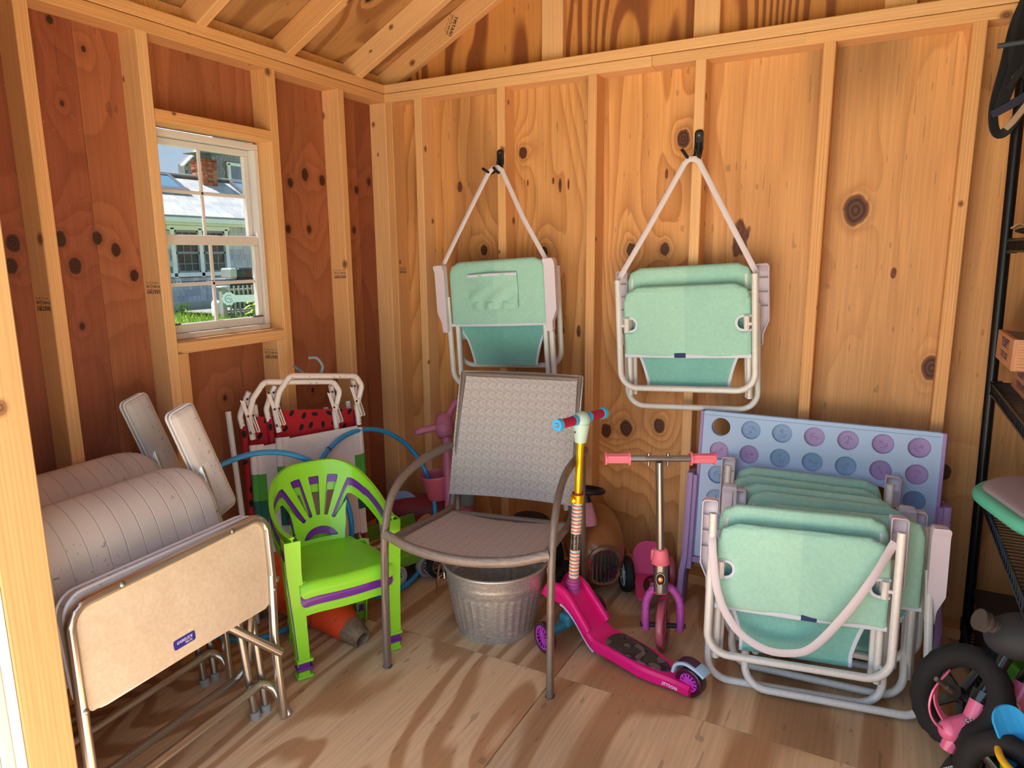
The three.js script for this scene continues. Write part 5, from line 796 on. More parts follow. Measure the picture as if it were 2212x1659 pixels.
  const om = add(dk, 'oval_sticker', sheet((u, v) => Math.hypot((u - 0.012) / 0.042, (v - 0.095) / 0.09) - 1, [-0.04, 0.06, 30], [0, 0.19, 30], (u, v) => dm(u, v).add(V(0, 0.0075, 0)), 0.0006), ov); { const uv = om.geometry.attributes.uv; for (let i = 0; i < uv.count; i++) uv.setXY(i, (uv.getX(i) - 0.012) / 0.084 + 0.5, (uv.getY(i) - 0.095) / 0.18 + 0.5); }
  add(t, 'neck_tube', rod(V(1.48, 0.065, 0.44), V(1.55, 0.215, 0.59), 0.016, 14), ch);
  for (const [x, z] of [[1.312, 0.215], [1.47, 0.145]]) { const w = wheel(t, 0.062, 0.026, clear, clear, 5, { inner: 0.045, disc: 1 }); axleTo(w, V(x, 0.062, z), V(0.9, 0, -0.4)); }
  add(t, 'rear_axle', [rod(V(1.315, 0.062, 0.213), V(1.468, 0.062, 0.146), 0.009)], pk);
}
// ---------------------------------------------------------------- brown pedal car
{
  const t = thing('pedal_car', 'brown retro toy pedal car with chrome grille and black steering wheel', 'pedal car'), brown = phys(0x8a5730, 0.32, { clearcoat: 0.5 }), chrome = std(0xc9c6c2, 0.15, 1), blk = std(0x17161a, 0.5);
  const C = V(1.215, 0.18, 0.31), f = V(0.56, -0.1, 0.82).normalize();
  pose(t, C, f, Y);                                                     // local x points to the nose
  const g = new THREE.SphereGeometry(1, 48, 32), p = g.attributes.position;
  for (let i = 0; i < p.count; i++) { const x = p.getX(i), y = p.getY(i), z = p.getZ(i), s = (v, e) => Math.sign(v) * Math.pow(Math.abs(v), e); const k = 1 - 0.12 * x; p.setXYZ(i, s(x, 0.7) * 0.17 - 0.04, s(y, 0.85) * 0.125 * k - 0.012 * x, s(z, 0.8) * 0.115 * k); }
  g.computeVertexNormals(); add(t, 'body', g, brown);
  const sh = (x, y) => sdRect(x, y, 0, -0.005, 0.118, 0.145, 0.05);
  const nose = (u, v) => V(0.125 - 0.35 * u * u - 0.5 * v * v - 0.1 * v + 0.008, v, u);
  const gm = add(t, 'grille', sheet((u, v) => Math.abs(sh(u, v) + 0.004) - 0.006, [-0.066, 0.066, 44], [-0.085, 0.075, 54], nose, 0.012), chrome);
  add(gm, 'grille_back', sheet((u, v) => sh(u, v) + 0.004, [-0.066, 0.066, 30], [-0.085, 0.075, 34], (u, v) => nose(u, v).add(V(-0.004, 0, 0)), 0.004), blk);
  for (let k = -3; k <= 3; k++) add(gm, 'grille_bar', sweep(Array.from({ length: 12 }, (_, i) => { const h = 0.068 - 0.0035 * k * k * 0.6, v = -h - 0.005 + (2 * h * i) / 11; return nose(k * 0.0148, v).add(V(0.004, 0, 0)); }), ring(0.0034, 6), { crease: 1 }), chrome);
  for (const [x, z, r] of [[0.05, 0.13, 0.07], [0.04, -0.115, 0.07], [-0.14, 0.13, 0.07], [-0.14, -0.13, 0.07]]) { const w = wheel(t, r, 0.035, rubber, std(0xe8e4e2, 0.45), 5, { disc: 1, inner: r * 0.68 }); w.position.set(x, r - 0.175 + 0.1 * x, z); w.rotation.y = PI / 2; }
  const sw = at(new THREE.TorusGeometry(0.068, 0.0105, 12, 40), -0.03, 0.235, 0.045, PI / 2 - 0.12, 0.28, 0); add(t, 'steering_wheel', sw, blk);
  add(t, 'wheel_spoke', [rod(V(-0.095, 0.22, 0.05), V(0.035, 0.243, 0.04), 0.007), rod(V(-0.03, 0.235, 0.05), V(-0.01, 0.19, 0.04), 0.017)], blk);
  add(t, 'column_cover', at(lathe([[0, 0.05], [0.022, 0.05], [0.035, 0.0], [0.041, -0.035], [0.03, -0.035], [0, -0.03]], 20), 0.005, 0.145, 0.045, 0, 0, 0.2), std(0xffffff, 0.8, 0, { map: cloudTex(141, '#d39aac', '#b8788f', 22, 0.1) }));
  const pl = print((g2, w, h) => { g2.clearRect(0, 0, w, h); g2.strokeStyle = '#d8d4cf'; g2.lineWidth = 12; g2.strokeRect(8, 8, w - 16, h - 16); g2.lineWidth = 6; g2.beginPath(); g2.arc(w / 2, h / 2, 18, 0, 7); g2.stroke(); }, 128, 160, 0.5);
  const pm = add(t, 'side_emblem', new THREE.PlaneGeometry(0.05, 0.062), pl); pm.castShadow = false; pm.position.set(-0.065, 0.02, 0.1195); pm.rotation.set(-0.12, 0, 0.1);
  add(t, 'mirror', rbox(0.03, 0.035, 0.02, -0.13, 0.12, 0.1, 0.006), std(0xcfc6ba, 0.5));
}
// ---------------------------------------------------------------- wire rack at the right with its load
{
  const blk = std(0x17191d, 0.35, 0.5), t = thing('wire_shelf', 'black wire shelving rack along the right side', 'shelf');
  const X0 = 2.462, X1 = 2.9, Z0 = 0.115, Z1 = 1.15;
  for (const [x, z, lx] of [[X0, Z0, -0.02], [X1, Z0, 0], [X0 + 0.03, Z1, 0], [X1, Z1, 0]]) add(t, 'post', rod(V(x + 0.01, 0.01, z), V(x + 0.01 + lx * 1.6, 1.95, z), 0.0155, 16), blk), add(t, 'foot', cyl(0.012, 0.02, 0.012, x + 0.01, 0, z, 12), blk);
  for (const y of [0.09, 0.565, 0.905, 1.345, 1.9]) {
    const x0 = X0 - 0.006 * y, s = add(t, 'shelf_frame', merge([...[[x0, Z0, x0, Z1], [X1, Z0, X1, Z1], [x0, Z0, X1, Z0], [x0, Z1, X1, Z1]].flatMap(([a, b, c, d]) => [rod(V(a, y, b), V(c, y, d), 0.0035, 6), rod(V(a, y - 0.032, b), V(c, y - 0.032, d), 0.0035, 6)]), ...Array.from({ length: 34 }, (_, i) => { const z = Z0 + ((Z1 - Z0) * i) / 34, dz = (Z1 - Z0) / 68; return [rod(V(x0, y, z), V(x0, y - 0.032, z + dz), 0.0022, 5), rod(V(x0, y - 0.032, z + dz), V(x0, y, z + 2 * dz), 0.0022, 5)]; }).flat()]), blk);
    const wires = Array.from({ length: 44 }, (_, i) => { const z = Z0 + ((Z1 - Z0) * (i + 1)) / 45; return rod(V(x0, y + 0.003, z), V(X1, y + 0.003, z), 0.002, 5); });
    for (const x of [2.55, 2.68, 2.81]) wires.push(rod(V(x, y - 0.003, Z0), V(x, y - 0.003, Z1), 0.003, 5));
    add(s, 'shelf_wires', merge(wires), blk).userData.kind = 'stuff';
    for (const [x, z] of [[x0 + 0.005, Z0], [X1, Z0]]) add(t, 'corner_collar', cyl(0.0185, 0.0205, 0.045, x + 0.005, y - 0.038, z, 16), blk);
  }
  // wooden boxes
  const wt = lumberTex(171, '#d09a70', '#8c5436', 120), bm = std(0xffffff, 0.7, 0, { map: wt }), gr = std(0x6d6a62, 0.6);
  const ink = print((g, w, h) => { g.clearRect(0, 0, w, h); g.fillStyle = 'rgba(66,52,110,0.85)'; g.font = 'bold 60px serif'; g.textAlign = 'center'; g.fillText('TEMPT', w / 2, 60); g.font = 'bold 44px serif'; g.fillText('VINTAGE', w / 2, 112); }, 256, 128, 0.8);
  const crate = (label, y0, y1, x, z0, z1) => { const b = thing('wooden_box', label, 'box', [x, y0, (z0 + z1) / 2]); const l = z1 - z0, h = y1 - y0, w = 0.36;
    for (const [nm, a, c, ww, hh] of [['side_board', V(0.006, 0, -l / 2), V(0.006, 0, l / 2), 0.012, h], ['side_board', V(w, 0, -l / 2), V(w, 0, l / 2), 0.012, h], ['end_board', V(0.012, 0, l / 2 - 0.006), V(w, 0, l / 2 - 0.006), 0.012, h], ['end_board', V(0.012, 0, -l / 2 + 0.006), V(w, 0, -l / 2 + 0.006), 0.012, h]]) add(b, nm, at(bar(a, c, ww, hh, Y, { vo: y0 }), 0, h / 2, 0), bm);
    add(b, 'lid_panel', rbox(w - 0.014, 0.006, l - 0.014, w / 2, h - 0.006, 0, 0.002), gr);
    const m = add(b, 'ink_stamp', new THREE.PlaneGeometry(l * 0.55, l * 0.27), ink); m.castShadow = false; m.position.set(-0.0006, h * 0.55, 0.01); m.rotation.y = -PI / 2; return b; };
  crate('wooden box with blue ink stamp resting on another box, on the rack', 0.992, 1.078, 2.455, 0.15, 0.44);
  crate('lower wooden box with faded ink on the middle rack shelf', 0.909, 0.99, 2.5, 0.17, 0.46);
  one('white_book', 'white slab lying across the upper rack shelf', 'book', rbox(0.3, 0.012, 0.22, 2.64, 1.395, 0.3, 0.002), std(0xd8cfcf, 0.6));
  one('white_board', 'thin white board under the upper rack shelf rim', 'board', rbox(0.3, 0.008, 0.2, 2.66, 1.352, 0.34, 0.002), std(0xd8cfcf, 0.6));
  { const b = thing('strapped_bag', 'black bag with tan lining folded on the upper rack shelf', 'bag', [2.55, 1.36, 0.2]); add(b, 'bag_body', merge([ball(0.13, 0.05, 0.012, 0.0, 1.1, 0.13, 0.7), rbox(0.2, 0.022, 0.14, 0.06, 0.012, 0.02, 0.009, 3)]), std(0x1a1d28, 0.8)); add(b, 'lining_edge', sweep(smooth([V(-0.095, 0.02, -0.02), V(-0.075, 0.032, 0.0), V(-0.05, 0.018, 0.05), V(-0.02, 0.012, 0.06)], 16), rrectProf(0.02, 0.004, 0.001, 1), { up: Y }), std(0xa98d6c, 0.8)); }
  // hanging straps and bag at the top of the rack
  { const b = thing('hanging_harness', 'black strapped carrier with tan panels hanging from the rack top', 'carrier'), nv = std(0x15161b, 0.8), tan = std(0xa98f74, 0.85), nav = std(0x22233a, 0.8);
    const st = (pts, w, m, up = V(0.3, 0, 1)) => add(b, 'strap', sweep(smooth(pts.map((p) => V(...p)), 30), rrectProf(w, 0.006, 0.002, 1), { up }), m);
    st([[2.425, 2.02, 0.13], [2.405, 1.95, 0.135], [2.393, 1.85, 0.14], [2.378, 1.74, 0.145], [2.383, 1.675, 0.15], [2.4, 1.652, 0.155], [2.425, 1.675, 0.16], [2.455, 1.74, 0.16]], 0.026, nv);
    st([[2.44, 2.03, 0.15], [2.425, 1.95, 0.155], [2.42, 1.86, 0.16], [2.405, 1.78, 0.165], [2.39, 1.72, 0.165]], 0.034, nv);
    st([[2.372, 1.708, 0.165], [2.4, 1.722, 0.17], [2.44, 1.745, 0.175], [2.5, 1.79, 0.18]], 0.024, nav); st([[2.41, 1.665, 0.165], [2.43, 1.69, 0.17], [2.47, 1.755, 0.175]], 0.018, tan);
    st([[2.405, 1.775, 0.17], [2.43, 1.82, 0.175], [2.47, 1.88, 0.18]], 0.018, nv); st([[2.415, 1.8, 0.168], [2.45, 1.85, 0.175], [2.5, 1.9, 0.18]], 0.015, tan);
    add(b, 'bag_body', sheet((x, y) => sdPoly(x, y, [[2.405, 1.85], [2.4, 1.95], [2.425, 2.05], [2.62, 2.05], [2.62, 1.8], [2.45, 1.79]]), [2.38, 2.64, 30], [1.77, 2.07, 34], (x, y) => V(x, y, 0.125 + 0.06 * Math.sin((x - 2.39) * 9)), 0.02), nv);
    add(b, 'hanging_rod', rod(V(2.365, 1.888, 0.2), V(2.6, 1.905, 0.18), 0.007, 10), std(0x3f4a55, 0.5)); }
  // mesh float panel
  { const b = thing('mesh_pad', 'white mesh pad with a mint rim lying on the lower rack shelf', 'pad', [2.64, 0.6, 0.42]); const o = (x, z) => sdRect(x, z, 0, 0, 0.36, 0.44, 0.13);
    add(b, 'mesh_top', sheet(o, [-0.19, 0.19, 44], [-0.23, 0.23, 50], (x, z) => V(x, 0.03 - 0.3 * x * x, -z), puff(0.012, 0.04), 0.9), std(0xffffff, 0.7, 0, { map: tex(64, 64, (u, v, c) => { const a = Math.hypot((u * 8) % 1 - 0.5, (v * 8) % 1 - 0.5) > 0.24; c[0] = a ? 0.78 : 0.55; c[1] = a ? 0.76 : 0.55; c[2] = a ? 0.8 : 0.6; }, true, [20, 20]) }));
    add(b, 'mint_rim', sweep(fillet([[-0.18, 0.012, -0.22], [0.18, 0.012, -0.22], [0.18, 0.012, 0.22], [-0.18, 0.012, 0.22]], 0.13, 10, true), ring(0.022, 12), { closed: true, crease: 1 }), std(0x66cfae, 0.6)); b.rotation.set(0, 0.3, 0.04); }
  // dark tub below
  { const b = thing('storage_bin', 'black storage bin on the floor behind the pink bike', 'bin', [2.66, 0.0, 0.36]), m = std(0x1b2029, 0.55); add(b, 'bin_body', rbox(0.36, 0.22, 0.3, 0, 0.115, 0, 0.02, 3), m); add(b, 'lid', rbox(0.39, 0.025, 0.33, 0, 0.235, 0, 0.01, 3), m); add(b, 'lid_knob', merge([ball(0.03, 0.03, 0.265, -0.06, 1, 1.2, 0.7)]), m); }
}
// ---------------------------------------------------------------- pink balance bike, buckets, spade
{
  const t = thing('balance_bike', 'pink balance bike with black fat tyres in front of the rack', 'bike'), pk = phys(0xf0739c, 0.35, { clearcoat: 0.4 }), blk = phys(0x131417, 0.3, { clearcoat: 0.4 }), dull = std(0x1d1c1e, 0.8);
  const T0 = V(2.365, 0.152, 0.872), T1 = V(2.475, 0.19, 0.81);
  add(t, 'main_tube', rod(T0, T1, 0.0275, 24), pk);
  add(t, 'tube_end', [ball(0.0278, T0.x, T0.y, T0.z)], pk);
  const dec = print((g, w, h) => { g.clearRect(0, 0, w, h); g.font = 'italic bold 96px sans-serif'; g.textAlign = 'center'; g.lineJoin = 'round'; g.fillStyle = '#3a3a3e'; g.fillText('STRIDER', w / 2 + 5, 112); g.strokeStyle = '#3a3a3e'; g.lineWidth = 14; g.strokeText('STRIDER', w / 2, 104); g.fillStyle = '#e9e4e6'; g.fillText('STRIDER', w / 2, 104); }, 512, 140, 0.4);
  const wrap = (nm, c, ax, r, w, h, mat, a0) => { const d = ax.clone().normalize(), e = V(-0.46, 0.0, 0.87).addScaledVector(d, -V(-0.46, 0.0, 0.87).dot(d)).normalize(), f = d.clone().cross(e); const m = add(t, nm, sheet(() => -1, [-w / 2, w / 2, 12], [-h / 2, h / 2, 12], (u, v) => { const a = a0 - v / r; return c.clone().addScaledVector(d, u).addScaledVector(e, Math.cos(a) * r).addScaledVector(f, Math.sin(a) * r); }, 0.0006), mat); const uv = m.geometry.attributes.uv; for (let i = 0; i < uv.count; i++) uv.setXY(i, uv.getX(i) / w + 0.5, uv.getY(i) / h + 0.5); m.castShadow = false; return m; };
  const mid = T0.clone().lerp(T1, 0.48); wrap('frame_lettering', mid, T1.clone().sub(T0), 0.0282, 0.088, 0.026, dec, -0.62);
  const H0 = V(2.462, 0.148, 0.835), H1 = V(2.52, 0.262, 0.775); add(t, 'head_tube', rod(H0, H1, 0.0285, 24), pk);
  const em = print((g, w, h) => { g.clearRect(0, 0, w, h); g.fillStyle = '#ece2d6'; g.beginPath(); g.arc(w / 2, h / 2, w / 2 - 2, 0, 7); g.fill(); g.strokeStyle = '#2c3140'; g.lineWidth = 8; g.beginPath(); g.arc(w / 2, h / 2, w / 2 - 20, 0, 7); g.stroke(); g.lineWidth = 7; g.beginPath(); g.arc(w / 2 - 22, h / 2 - 6, 18, 0.5, 5); g.stroke(); g.beginPath(); g.arc(w / 2 + 18, h / 2 - 16, 20, 3, 8); g.stroke(); g.beginPath(); g.moveTo(34, 84); g.quadraticCurveTo(64, 60, 96, 86); g.stroke(); }, 128, 128, 0.4);
  wrap('head_emblem', H0.clone().lerp(H1, 0.52), H1.clone().sub(H0), 0.0291, 0.042, 0.042, em, 0.1);
  for (const [p, q] of [[H0, V(2.452, 0.128, 0.846)], [H1, V(2.535, 0.29, 0.76)]]) add(t, 'headset', rod(p, q, 0.0265, 20), blk);
  add(t, 'seat_lug', rod(V(2.405, 0.165, 0.85), V(2.425, 0.235, 0.825), 0.021, 20), pk); add(t, 'lower_lug', rod(V(2.372, 0.14, 0.875), V(2.363, 0.105, 0.88), 0.019, 18), pk);
  add(t, 'seat_clamp', rod(V(2.421, 0.222, 0.83), V(2.43, 0.247, 0.82), 0.0245, 20), blk); add(t, 'seat_post', rod(V(2.425, 0.235, 0.825), V(2.487, 0.37, 0.77), 0.0155, 18), blk);
  { const g = ball(0.1, 0, 0, 0, 0.85, 0.55, 0.65, 26); add(t, 'saddle', at(g, 2.5, 0.385, 0.765, 0.2, -0.4, 0.5), std(0x2b2e33, 0.7)); }
  // fender plate with an oval cut-out, wrapping the rear wheel
  const fc = [V(2.35, 0.295, 0.85), V(2.322, 0.258, 0.878), V(2.318, 0.212, 0.888), V(2.335, 0.175, 0.885), V(2.37, 0.15, 0.873)], cv = new THREE.CatmullRomCurve3(fc);
  add(t, 'rear_fender', sheet((u, v) => { const w = 0.052 * Math.min(1, 0.25 + u * 3.2); return Math.max(sdRect(u, v, 0.5, 0, 0.98, w * 0.02 + w * 0.98, 0.02), -(Math.hypot((u - 0.6) / 0.26, (v + 0.006) / 0.017) - 1) * 0.02); }, [0, 1, 60], [-0.03, 0.03, 24], (u, v) => { const p = cv.getPoint(clamp(u, 0, 1)), n = V(0.35, 0.1, -0.93); return p.addScaledVector(n, v + 0.012); }, 0.004), pk);
  const wt = (nm, c, ax, r, rt) => { const g = new THREE.TorusGeometry(r, rt, 16, 64), p = g.attributes.position; for (let i = 0; i < p.count; i++) { const x = p.getX(i), y = p.getY(i), z = p.getZ(i), a = Math.atan2(y, x), d = Math.hypot(x, y), k = d > r + rt * 0.4 ? 0.0025 * (Math.sin(a * 46 + (z > 0 ? 1.6 : 0)) > 0.2 ? 1 : 0) : 0; p.setXYZ(i, Math.cos(a) * (d + k), Math.sin(a) * (d + k), z); } g.computeVertexNormals(); const m = add(t, nm, g, dull); m.position.copy(c); m.quaternion.setFromUnitVectors(Z, ax.clone().normalize()); const h = add(m, 'wheel_spokes', merge([...Array.from({ length: 5 }, (_, i) => { const a = (i / 5) * 2 * PI; return sweep([V(0, 0, 0), V(Math.cos(a) * r, Math.sin(a) * r, 0)], rrectProf(0.022, 0.012, 0.004, 2), { up: Z }); }), at(new THREE.CylinderGeometry(0.02, 0.02, 0.05, 18), 0, 0, 0, PI / 2)]), blk); return m; };
  wt('rear_wheel', V(2.385, 0.21, 0.80), V(-0.66, 0.52, 0.54), 0.1, 0.029); wt('front_wheel', V(2.475, 0.118, 0.98), V(-0.5, 0.1, 0.86), 0.092, 0.026);
  add(t, 'axle_bolt', [rod(V(2.345, 0.262, 0.865), V(2.322, 0.283, 0.878), 0.006), rod(V(2.36, 0.25, 0.855), V(2.345, 0.262, 0.865), 0.0085)], steel);
  const fork = add(t, 'fork', sweep(smooth([V(2.462, 0.135, 0.842), V(2.45, 0.105, 0.86), V(2.42, 0.11, 0.875), V(2.385, 0.095, 0.895), V(2.36, 0.055, 0.92), V(2.35, 0.0 + 0.015, 0.94)], 40), rrectProf(0.034, 0.026, 0.01, 3), { up: Y }), blk);
  add(t, 'fork_crown', rod(V(2.455, 0.14, 0.845), V(2.45, 0.06, 0.87), 0.02, 18), blk);
  const d2 = print((g, w, h) => { g.clearRect(0, 0, w, h); g.font = 'italic bold 60px sans-serif'; g.textAlign = 'center'; g.fillStyle = '#d6d2d2'; g.fillText('STRIDER', w / 2, 62); }, 300, 84, 0.4);
  { const m = add(t, 'fork_lettering', new THREE.PlaneGeometry(0.06, 0.017), d2); m.castShadow = false; m.position.set(2.365, 0.084, 0.926); m.rotation.set(-0.5, -0.45, 0.75, 'YXZ'); }
  // handlebar grip
  const ga = V(2.405, 0.42, 0.79), gb = V(2.5, 0.372, 0.755), gm = std(0x4a423c, 0.8), gg = add(t, 'handgrip', sweep(Array.from({ length: 60 }, (_, i) => ga.clone().lerp(gb, i / 59)), ring(0.0175, 18), { crease: 0.5, scale: (k) => (k < 0.08 ? 1.55 : k < 0.13 ? 1.4 : k < 0.2 ? 1.5 : k > 0.92 ? 1.75 : 1 + 0.05 * Math.sin(k * 150)) }), gm);
  add(t, 'handlebar', rod(gb, V(2.56, 0.34, 0.735), 0.011, 14), blk);
}
{
  const bucket = (label, c, r0, r1, h, m, inner) => { const t = thing('toy_bucket', label, 'bucket', c); add(t, 'bucket_wall', lathe([[0, 0.003], [r0, 0], [r0 + 0.002, 0.004], [r1, h - 0.012], [r1 + 0.006, h - 0.01], [r1 + 0.006, h], [r1 - 0.002, h], [r0 - 0.003, 0.006], [0, 0.006]], 40), m); return t; };
  const gA = std(0x55c42e, 0.45), a = bucket('bright green bucket with a white handle behind the pink bike', [2.615, 0, 0.66], 0.085, 0.125, 0.28, gA);
  add(a, 'handle', sweep(smooth([V(-0.1, 0.24, -0.03), V(-0.11, 0.2, 0.05), V(-0.075, 0.12, 0.12), V(0, 0.08, 0.14), V(0.09, 0.13, 0.1), V(0.115, 0.23, 0.02)], 30), rrectProf(0.012, 0.005, 0.002, 1), { up: V(0, 0.6, 1) }), std(0xd9dce0, 0.5));
  const b = bucket('small green bucket with a yellow rim at the bottom right corner', [2.548, 0, 0.99], 0.078, 0.1, 0.205, std(0x4fae2c, 0.45));
  add(b, 'yellow_rim', at(new THREE.TorusGeometry(0.104, 0.008, 12, 48), 0, 0.205, 0, PI / 2), std(0xf5bd1a, 0.45));
  const blue = std(0x2aa5e8, 0.4), s = thing('toy_spade', 'sky blue toy spade stuck in the yellow-rimmed bucket', 'spade', [2.54, 0.1, 1.0]);
  add(s, 'spade_blade', sheet((x, y) => sdRect(x, y, 0, 0, 0.07, 0.14, 0.034), [-0.04, 0.04, 20], [-0.075, 0.075, 30], (x, y) => V(x, y + 0.15, 6 * x * x - 0.02), 0.006, 0.9), blue); add(s, 'spade_handle', rod(V(0, 0.09, -0.02), V(0.01, -0.02, 0), 0.011, 12), blue); s.rotation.set(-0.35, 0.3, 0.42);
}
// ---------------------------------------------------------------- the neighbouring house seen through the window
{
  const HX = -13, EY = 2.2, rnd = rng(2024);
  const t = thing('shingled_house', 'grey shingled house with a pale roof and brick chimney, seen through the window', 'house');
  const tone = (k) => std(new THREE.Color().setHSL(0.62 + 0.05 * rnd(), 0.06 + 0.06 * rnd(), k), 0.9), sh = [0.5, 0.55, 0.6, 0.64, 0.47].map(tone), trim = std(0xeef0f3, 0.6), dark = std(0x2e3338, 0.25), pane = phys(0x3c4a4c, 0.08, {}), sash = std(0x858a92, 0.5);
  // lower wall
  add(t, 'wall', rbox(0.3, 2.5, 8, HX - 0.2, 1.05, -8.6, 0.01, 1), std(0x8b8c93, 0.9));
  add(t, 'foundation', rbox(0.35, 0.34, 8, HX - 0.15, 0.08, -8.6, 0.02, 1), std(0xc9c2b6, 0.9));
  const shg = [0.1, 0.14, 0.18, 0.22].map((w) => { const g = rbox(0.022, 0.155, w - 0.006, 0, 0, 0, 0.003, 1); g.rotateZ(0.06); return g; });
  const isWin = (y, z) => y > 0.8 && y < 2.05 && z < -8.26 && z > -10.02;
  for (let j = 0, n = 0; j < 13; j++) { const y = 0.32 + j * 0.142; for (let z = -7.4 - (j % 2) * 0.07; z > -11.6;) { const k = Math.floor(rnd() * 4), w = 0.1 + k * 0.04, zc = z - w / 2; z -= w; if (isWin(y, zc) || n > 290) continue; n++; const m = add(t, 'shingle', shg[k], sh[Math.floor(rnd() * 5)]); m.position.set(HX - 0.035, y, zc); } }
  // double window: casing, sashes, panes
  const wn = add(t, 'window_casing', merge([rbox(0.06, 0.1, 1.8, HX, 0.9, -9.13, 0.01), rbox(0.06, 0.11, 1.8, HX, 2.03, -9.13, 0.01), ...[-8.36, -9.13, -9.92].map((z) => rbox(0.06, 1.2, 0.11, HX, 1.43, z, 0.01))]), trim);
  for (const z of [-8.745, -9.525]) {
    add(wn, 'window_pane', rbox(0.01, 1.08, 0.66, HX - 0.02, 1.43, z, 0.002, 1), dark);
    add(wn, 'sash_frame', merge([rbox(0.03, 0.06, 0.66, HX, 1.43, z, 0.005), rbox(0.03, 0.05, 0.66, HX, 0.97, z, 0.005), rbox(0.03, 0.06, 0.66, HX, 1.95, z, 0.005), ...[-0.315, 0.315].map((d) => rbox(0.03, 1.08, 0.06, HX, 1.43, z + d, 0.005))]), sash);
    add(wn, 'muntin', merge([...[-0.1, 0.1].map((d) => rbox(0.012, 1.05, 0.016, HX - 0.008, 1.43, z + d, 0.003)), ...[1.165, 1.69].map((y) => rbox(0.012, 0.016, 0.62, HX - 0.008, y, z, 0.003))]), std(0x9aa09c, 0.6));
  }
  // eave, gutter and the shingled roof slope
  add(t, 'gutter', rbox(0.14, 0.12, 8.4, HX + 0.32, EY + 0.0, -8.6, 0.03, 2), trim); add(t, 'fascia', rbox(0.03, 0.2, 8.4, HX + 0.2, EY + 0.0, -8.6, 0.005), trim); add(t, 'soffit', rbox(0.4, 0.02, 8.4, HX, EY - 0.1, -8.6, 0.005), trim);
  const RX = -14.4, RY = 3.4, dx = HX + 0.35 - RX, dyy = RY - EY - 0.06, sl = Math.hypot(dx, dyy), ang = Math.atan2(dyy, dx);
  const roofP = (s, z, h = 0) => V(HX + 0.35 - Math.cos(ang) * s + Math.sin(ang) * h, EY + 0.06 + Math.sin(ang) * s + Math.cos(ang) * h, z);
  const slab = (s0, s1, z0, z1, th) => { const g = rbox(s1 - s0, th, z0 - z1, 0, 0, 0, 0.002, 1); g.rotateZ(-ang); const c = roofP((s0 + s1) / 2, (z0 + z1) / 2, th / 2); g.translate(c.x, c.y, c.z); return g; };
  add(t, 'roof_deck', slab(0, sl, -4.6, -13, 0.03), std(0x9b9a98, 0.9));
  const tabs = [0.26, 0.32, 0.38, 0.3].map((w) => { const g = rbox(0.2, 0.022, w - 0.012, 0, 0, 0, 0.004, 1); g.rotateZ(-ang - 0.045); return g; }), rt = [0xb3b2b0, 0xa5a5a6, 0xbdbbb7, 0xaeaca8].map((c) => std(c, 0.95));
  for (let j = 0, n = 0; j < 11; j++) for (let z = -6.6 - (j % 2) * 0.16; z > -11.9 && n < 296;) { const k = Math.floor(rnd() * 4), w = [0.26, 0.32, 0.38, 0.3][k]; n++; const m = add(t, 'roof_shingle', tabs[k], rt[Math.floor(rnd() * 4)]); m.position.copy(roofP(0.1 + j * 0.185, z - w / 2, 0.045)); z -= w; }
  add(t, 'ridge_cap', rbox(0.22, 0.06, 8.4, RX + 0.05, RY + 0.04, -8.6, 0.02), std(0xa9a8a6, 0.9)); add(t, 'ridge_vent', rbox(0.1, 0.07, 8.4, RX + 0.15, RY - 0.03, -8.6, 0.01), std(0x46484c, 0.8));
  // skylights
  for (const [z0, z1, s0, s1] of [[-8.45, -9.33, 1.05, 1.95], [-11.15, -12.0, 1.05, 1.95]]) { const f = add(t, 'skylight_frame', merge([slab(s0, s0 + 0.14, z0, z1, 0.17), slab(s1 - 0.08, s1, z0, z1, 0.13), slab(s0, s1, z0, z0 - 0.09, 0.14), slab(s0, s1, z1 + 0.09, z1, 0.14)]), std(0x6d6f74, 0.5, 0.3)); add(f, 'skylight_glass', slab(s0 + 0.12, s1 - 0.07, z0 - 0.08, z1 + 0.08, 0.11), phys(0x5b7f93, 0.06, {})); }
  // chimney of single bricks
  const CX = -14.2, CZ = -10.4, ch = add(t, 'chimney', rbox(0.4, 1.7, 0.4, CX, 3.03, CZ, 0.01, 1), std(0xc4b6aa, 0.95)); ch.rotation.y = 0;
  const bk = [0xa9553f, 0x9b4a38, 0xb66a4e, 0x8a4335, 0xbd7a5c].map((c) => std(c, 0.9)), bx = rbox(0.143, 0.056, 0.03, 0, 0, 0, 0.006, 1), bz = rbox(0.03, 0.056, 0.143, 0, 0, 0, 0.006, 1);
  for (let j = 0; j < 15; j++) { const y = 2.9 + j * 0.068, big = j > 10 && j < 14 ? 0.03 : 0, half = 0.21 + big; for (let i = 0; i < 3; i++) { const o = -0.155 + i * 0.155 + (j % 2) * 0.02; let m = add(ch, 'brick', bx, bk[Math.floor(rnd() * 5)]); m.position.set(CX + o, y, CZ + half); m = add(ch, 'brick', bz, bk[Math.floor(rnd() * 5)]); m.position.set(CX + half, y, CZ + o); } }
  add(ch, 'chimney_cap', merge([rbox(0.7, 0.025, 0.7, CX, 4.03, CZ, 0.008), rbox(0.3, 0.14, 0.3, CX, 3.95, CZ, 0.02)]), std(0x5e656e, 0.6)); add(ch, 'flashing', slab(1.35, 2.1, CZ + 0.3, CZ - 0.32, 0.05), std(0x8e9299, 0.5, 0.3));
  // taller gable behind
  const GX = -17.2, gy0 = 2.6, gp = [[-12.1, gy0], [-12.1, 4.16], [-16.3, 7.9], [-20.5, 4.16], [-20.5, gy0]];
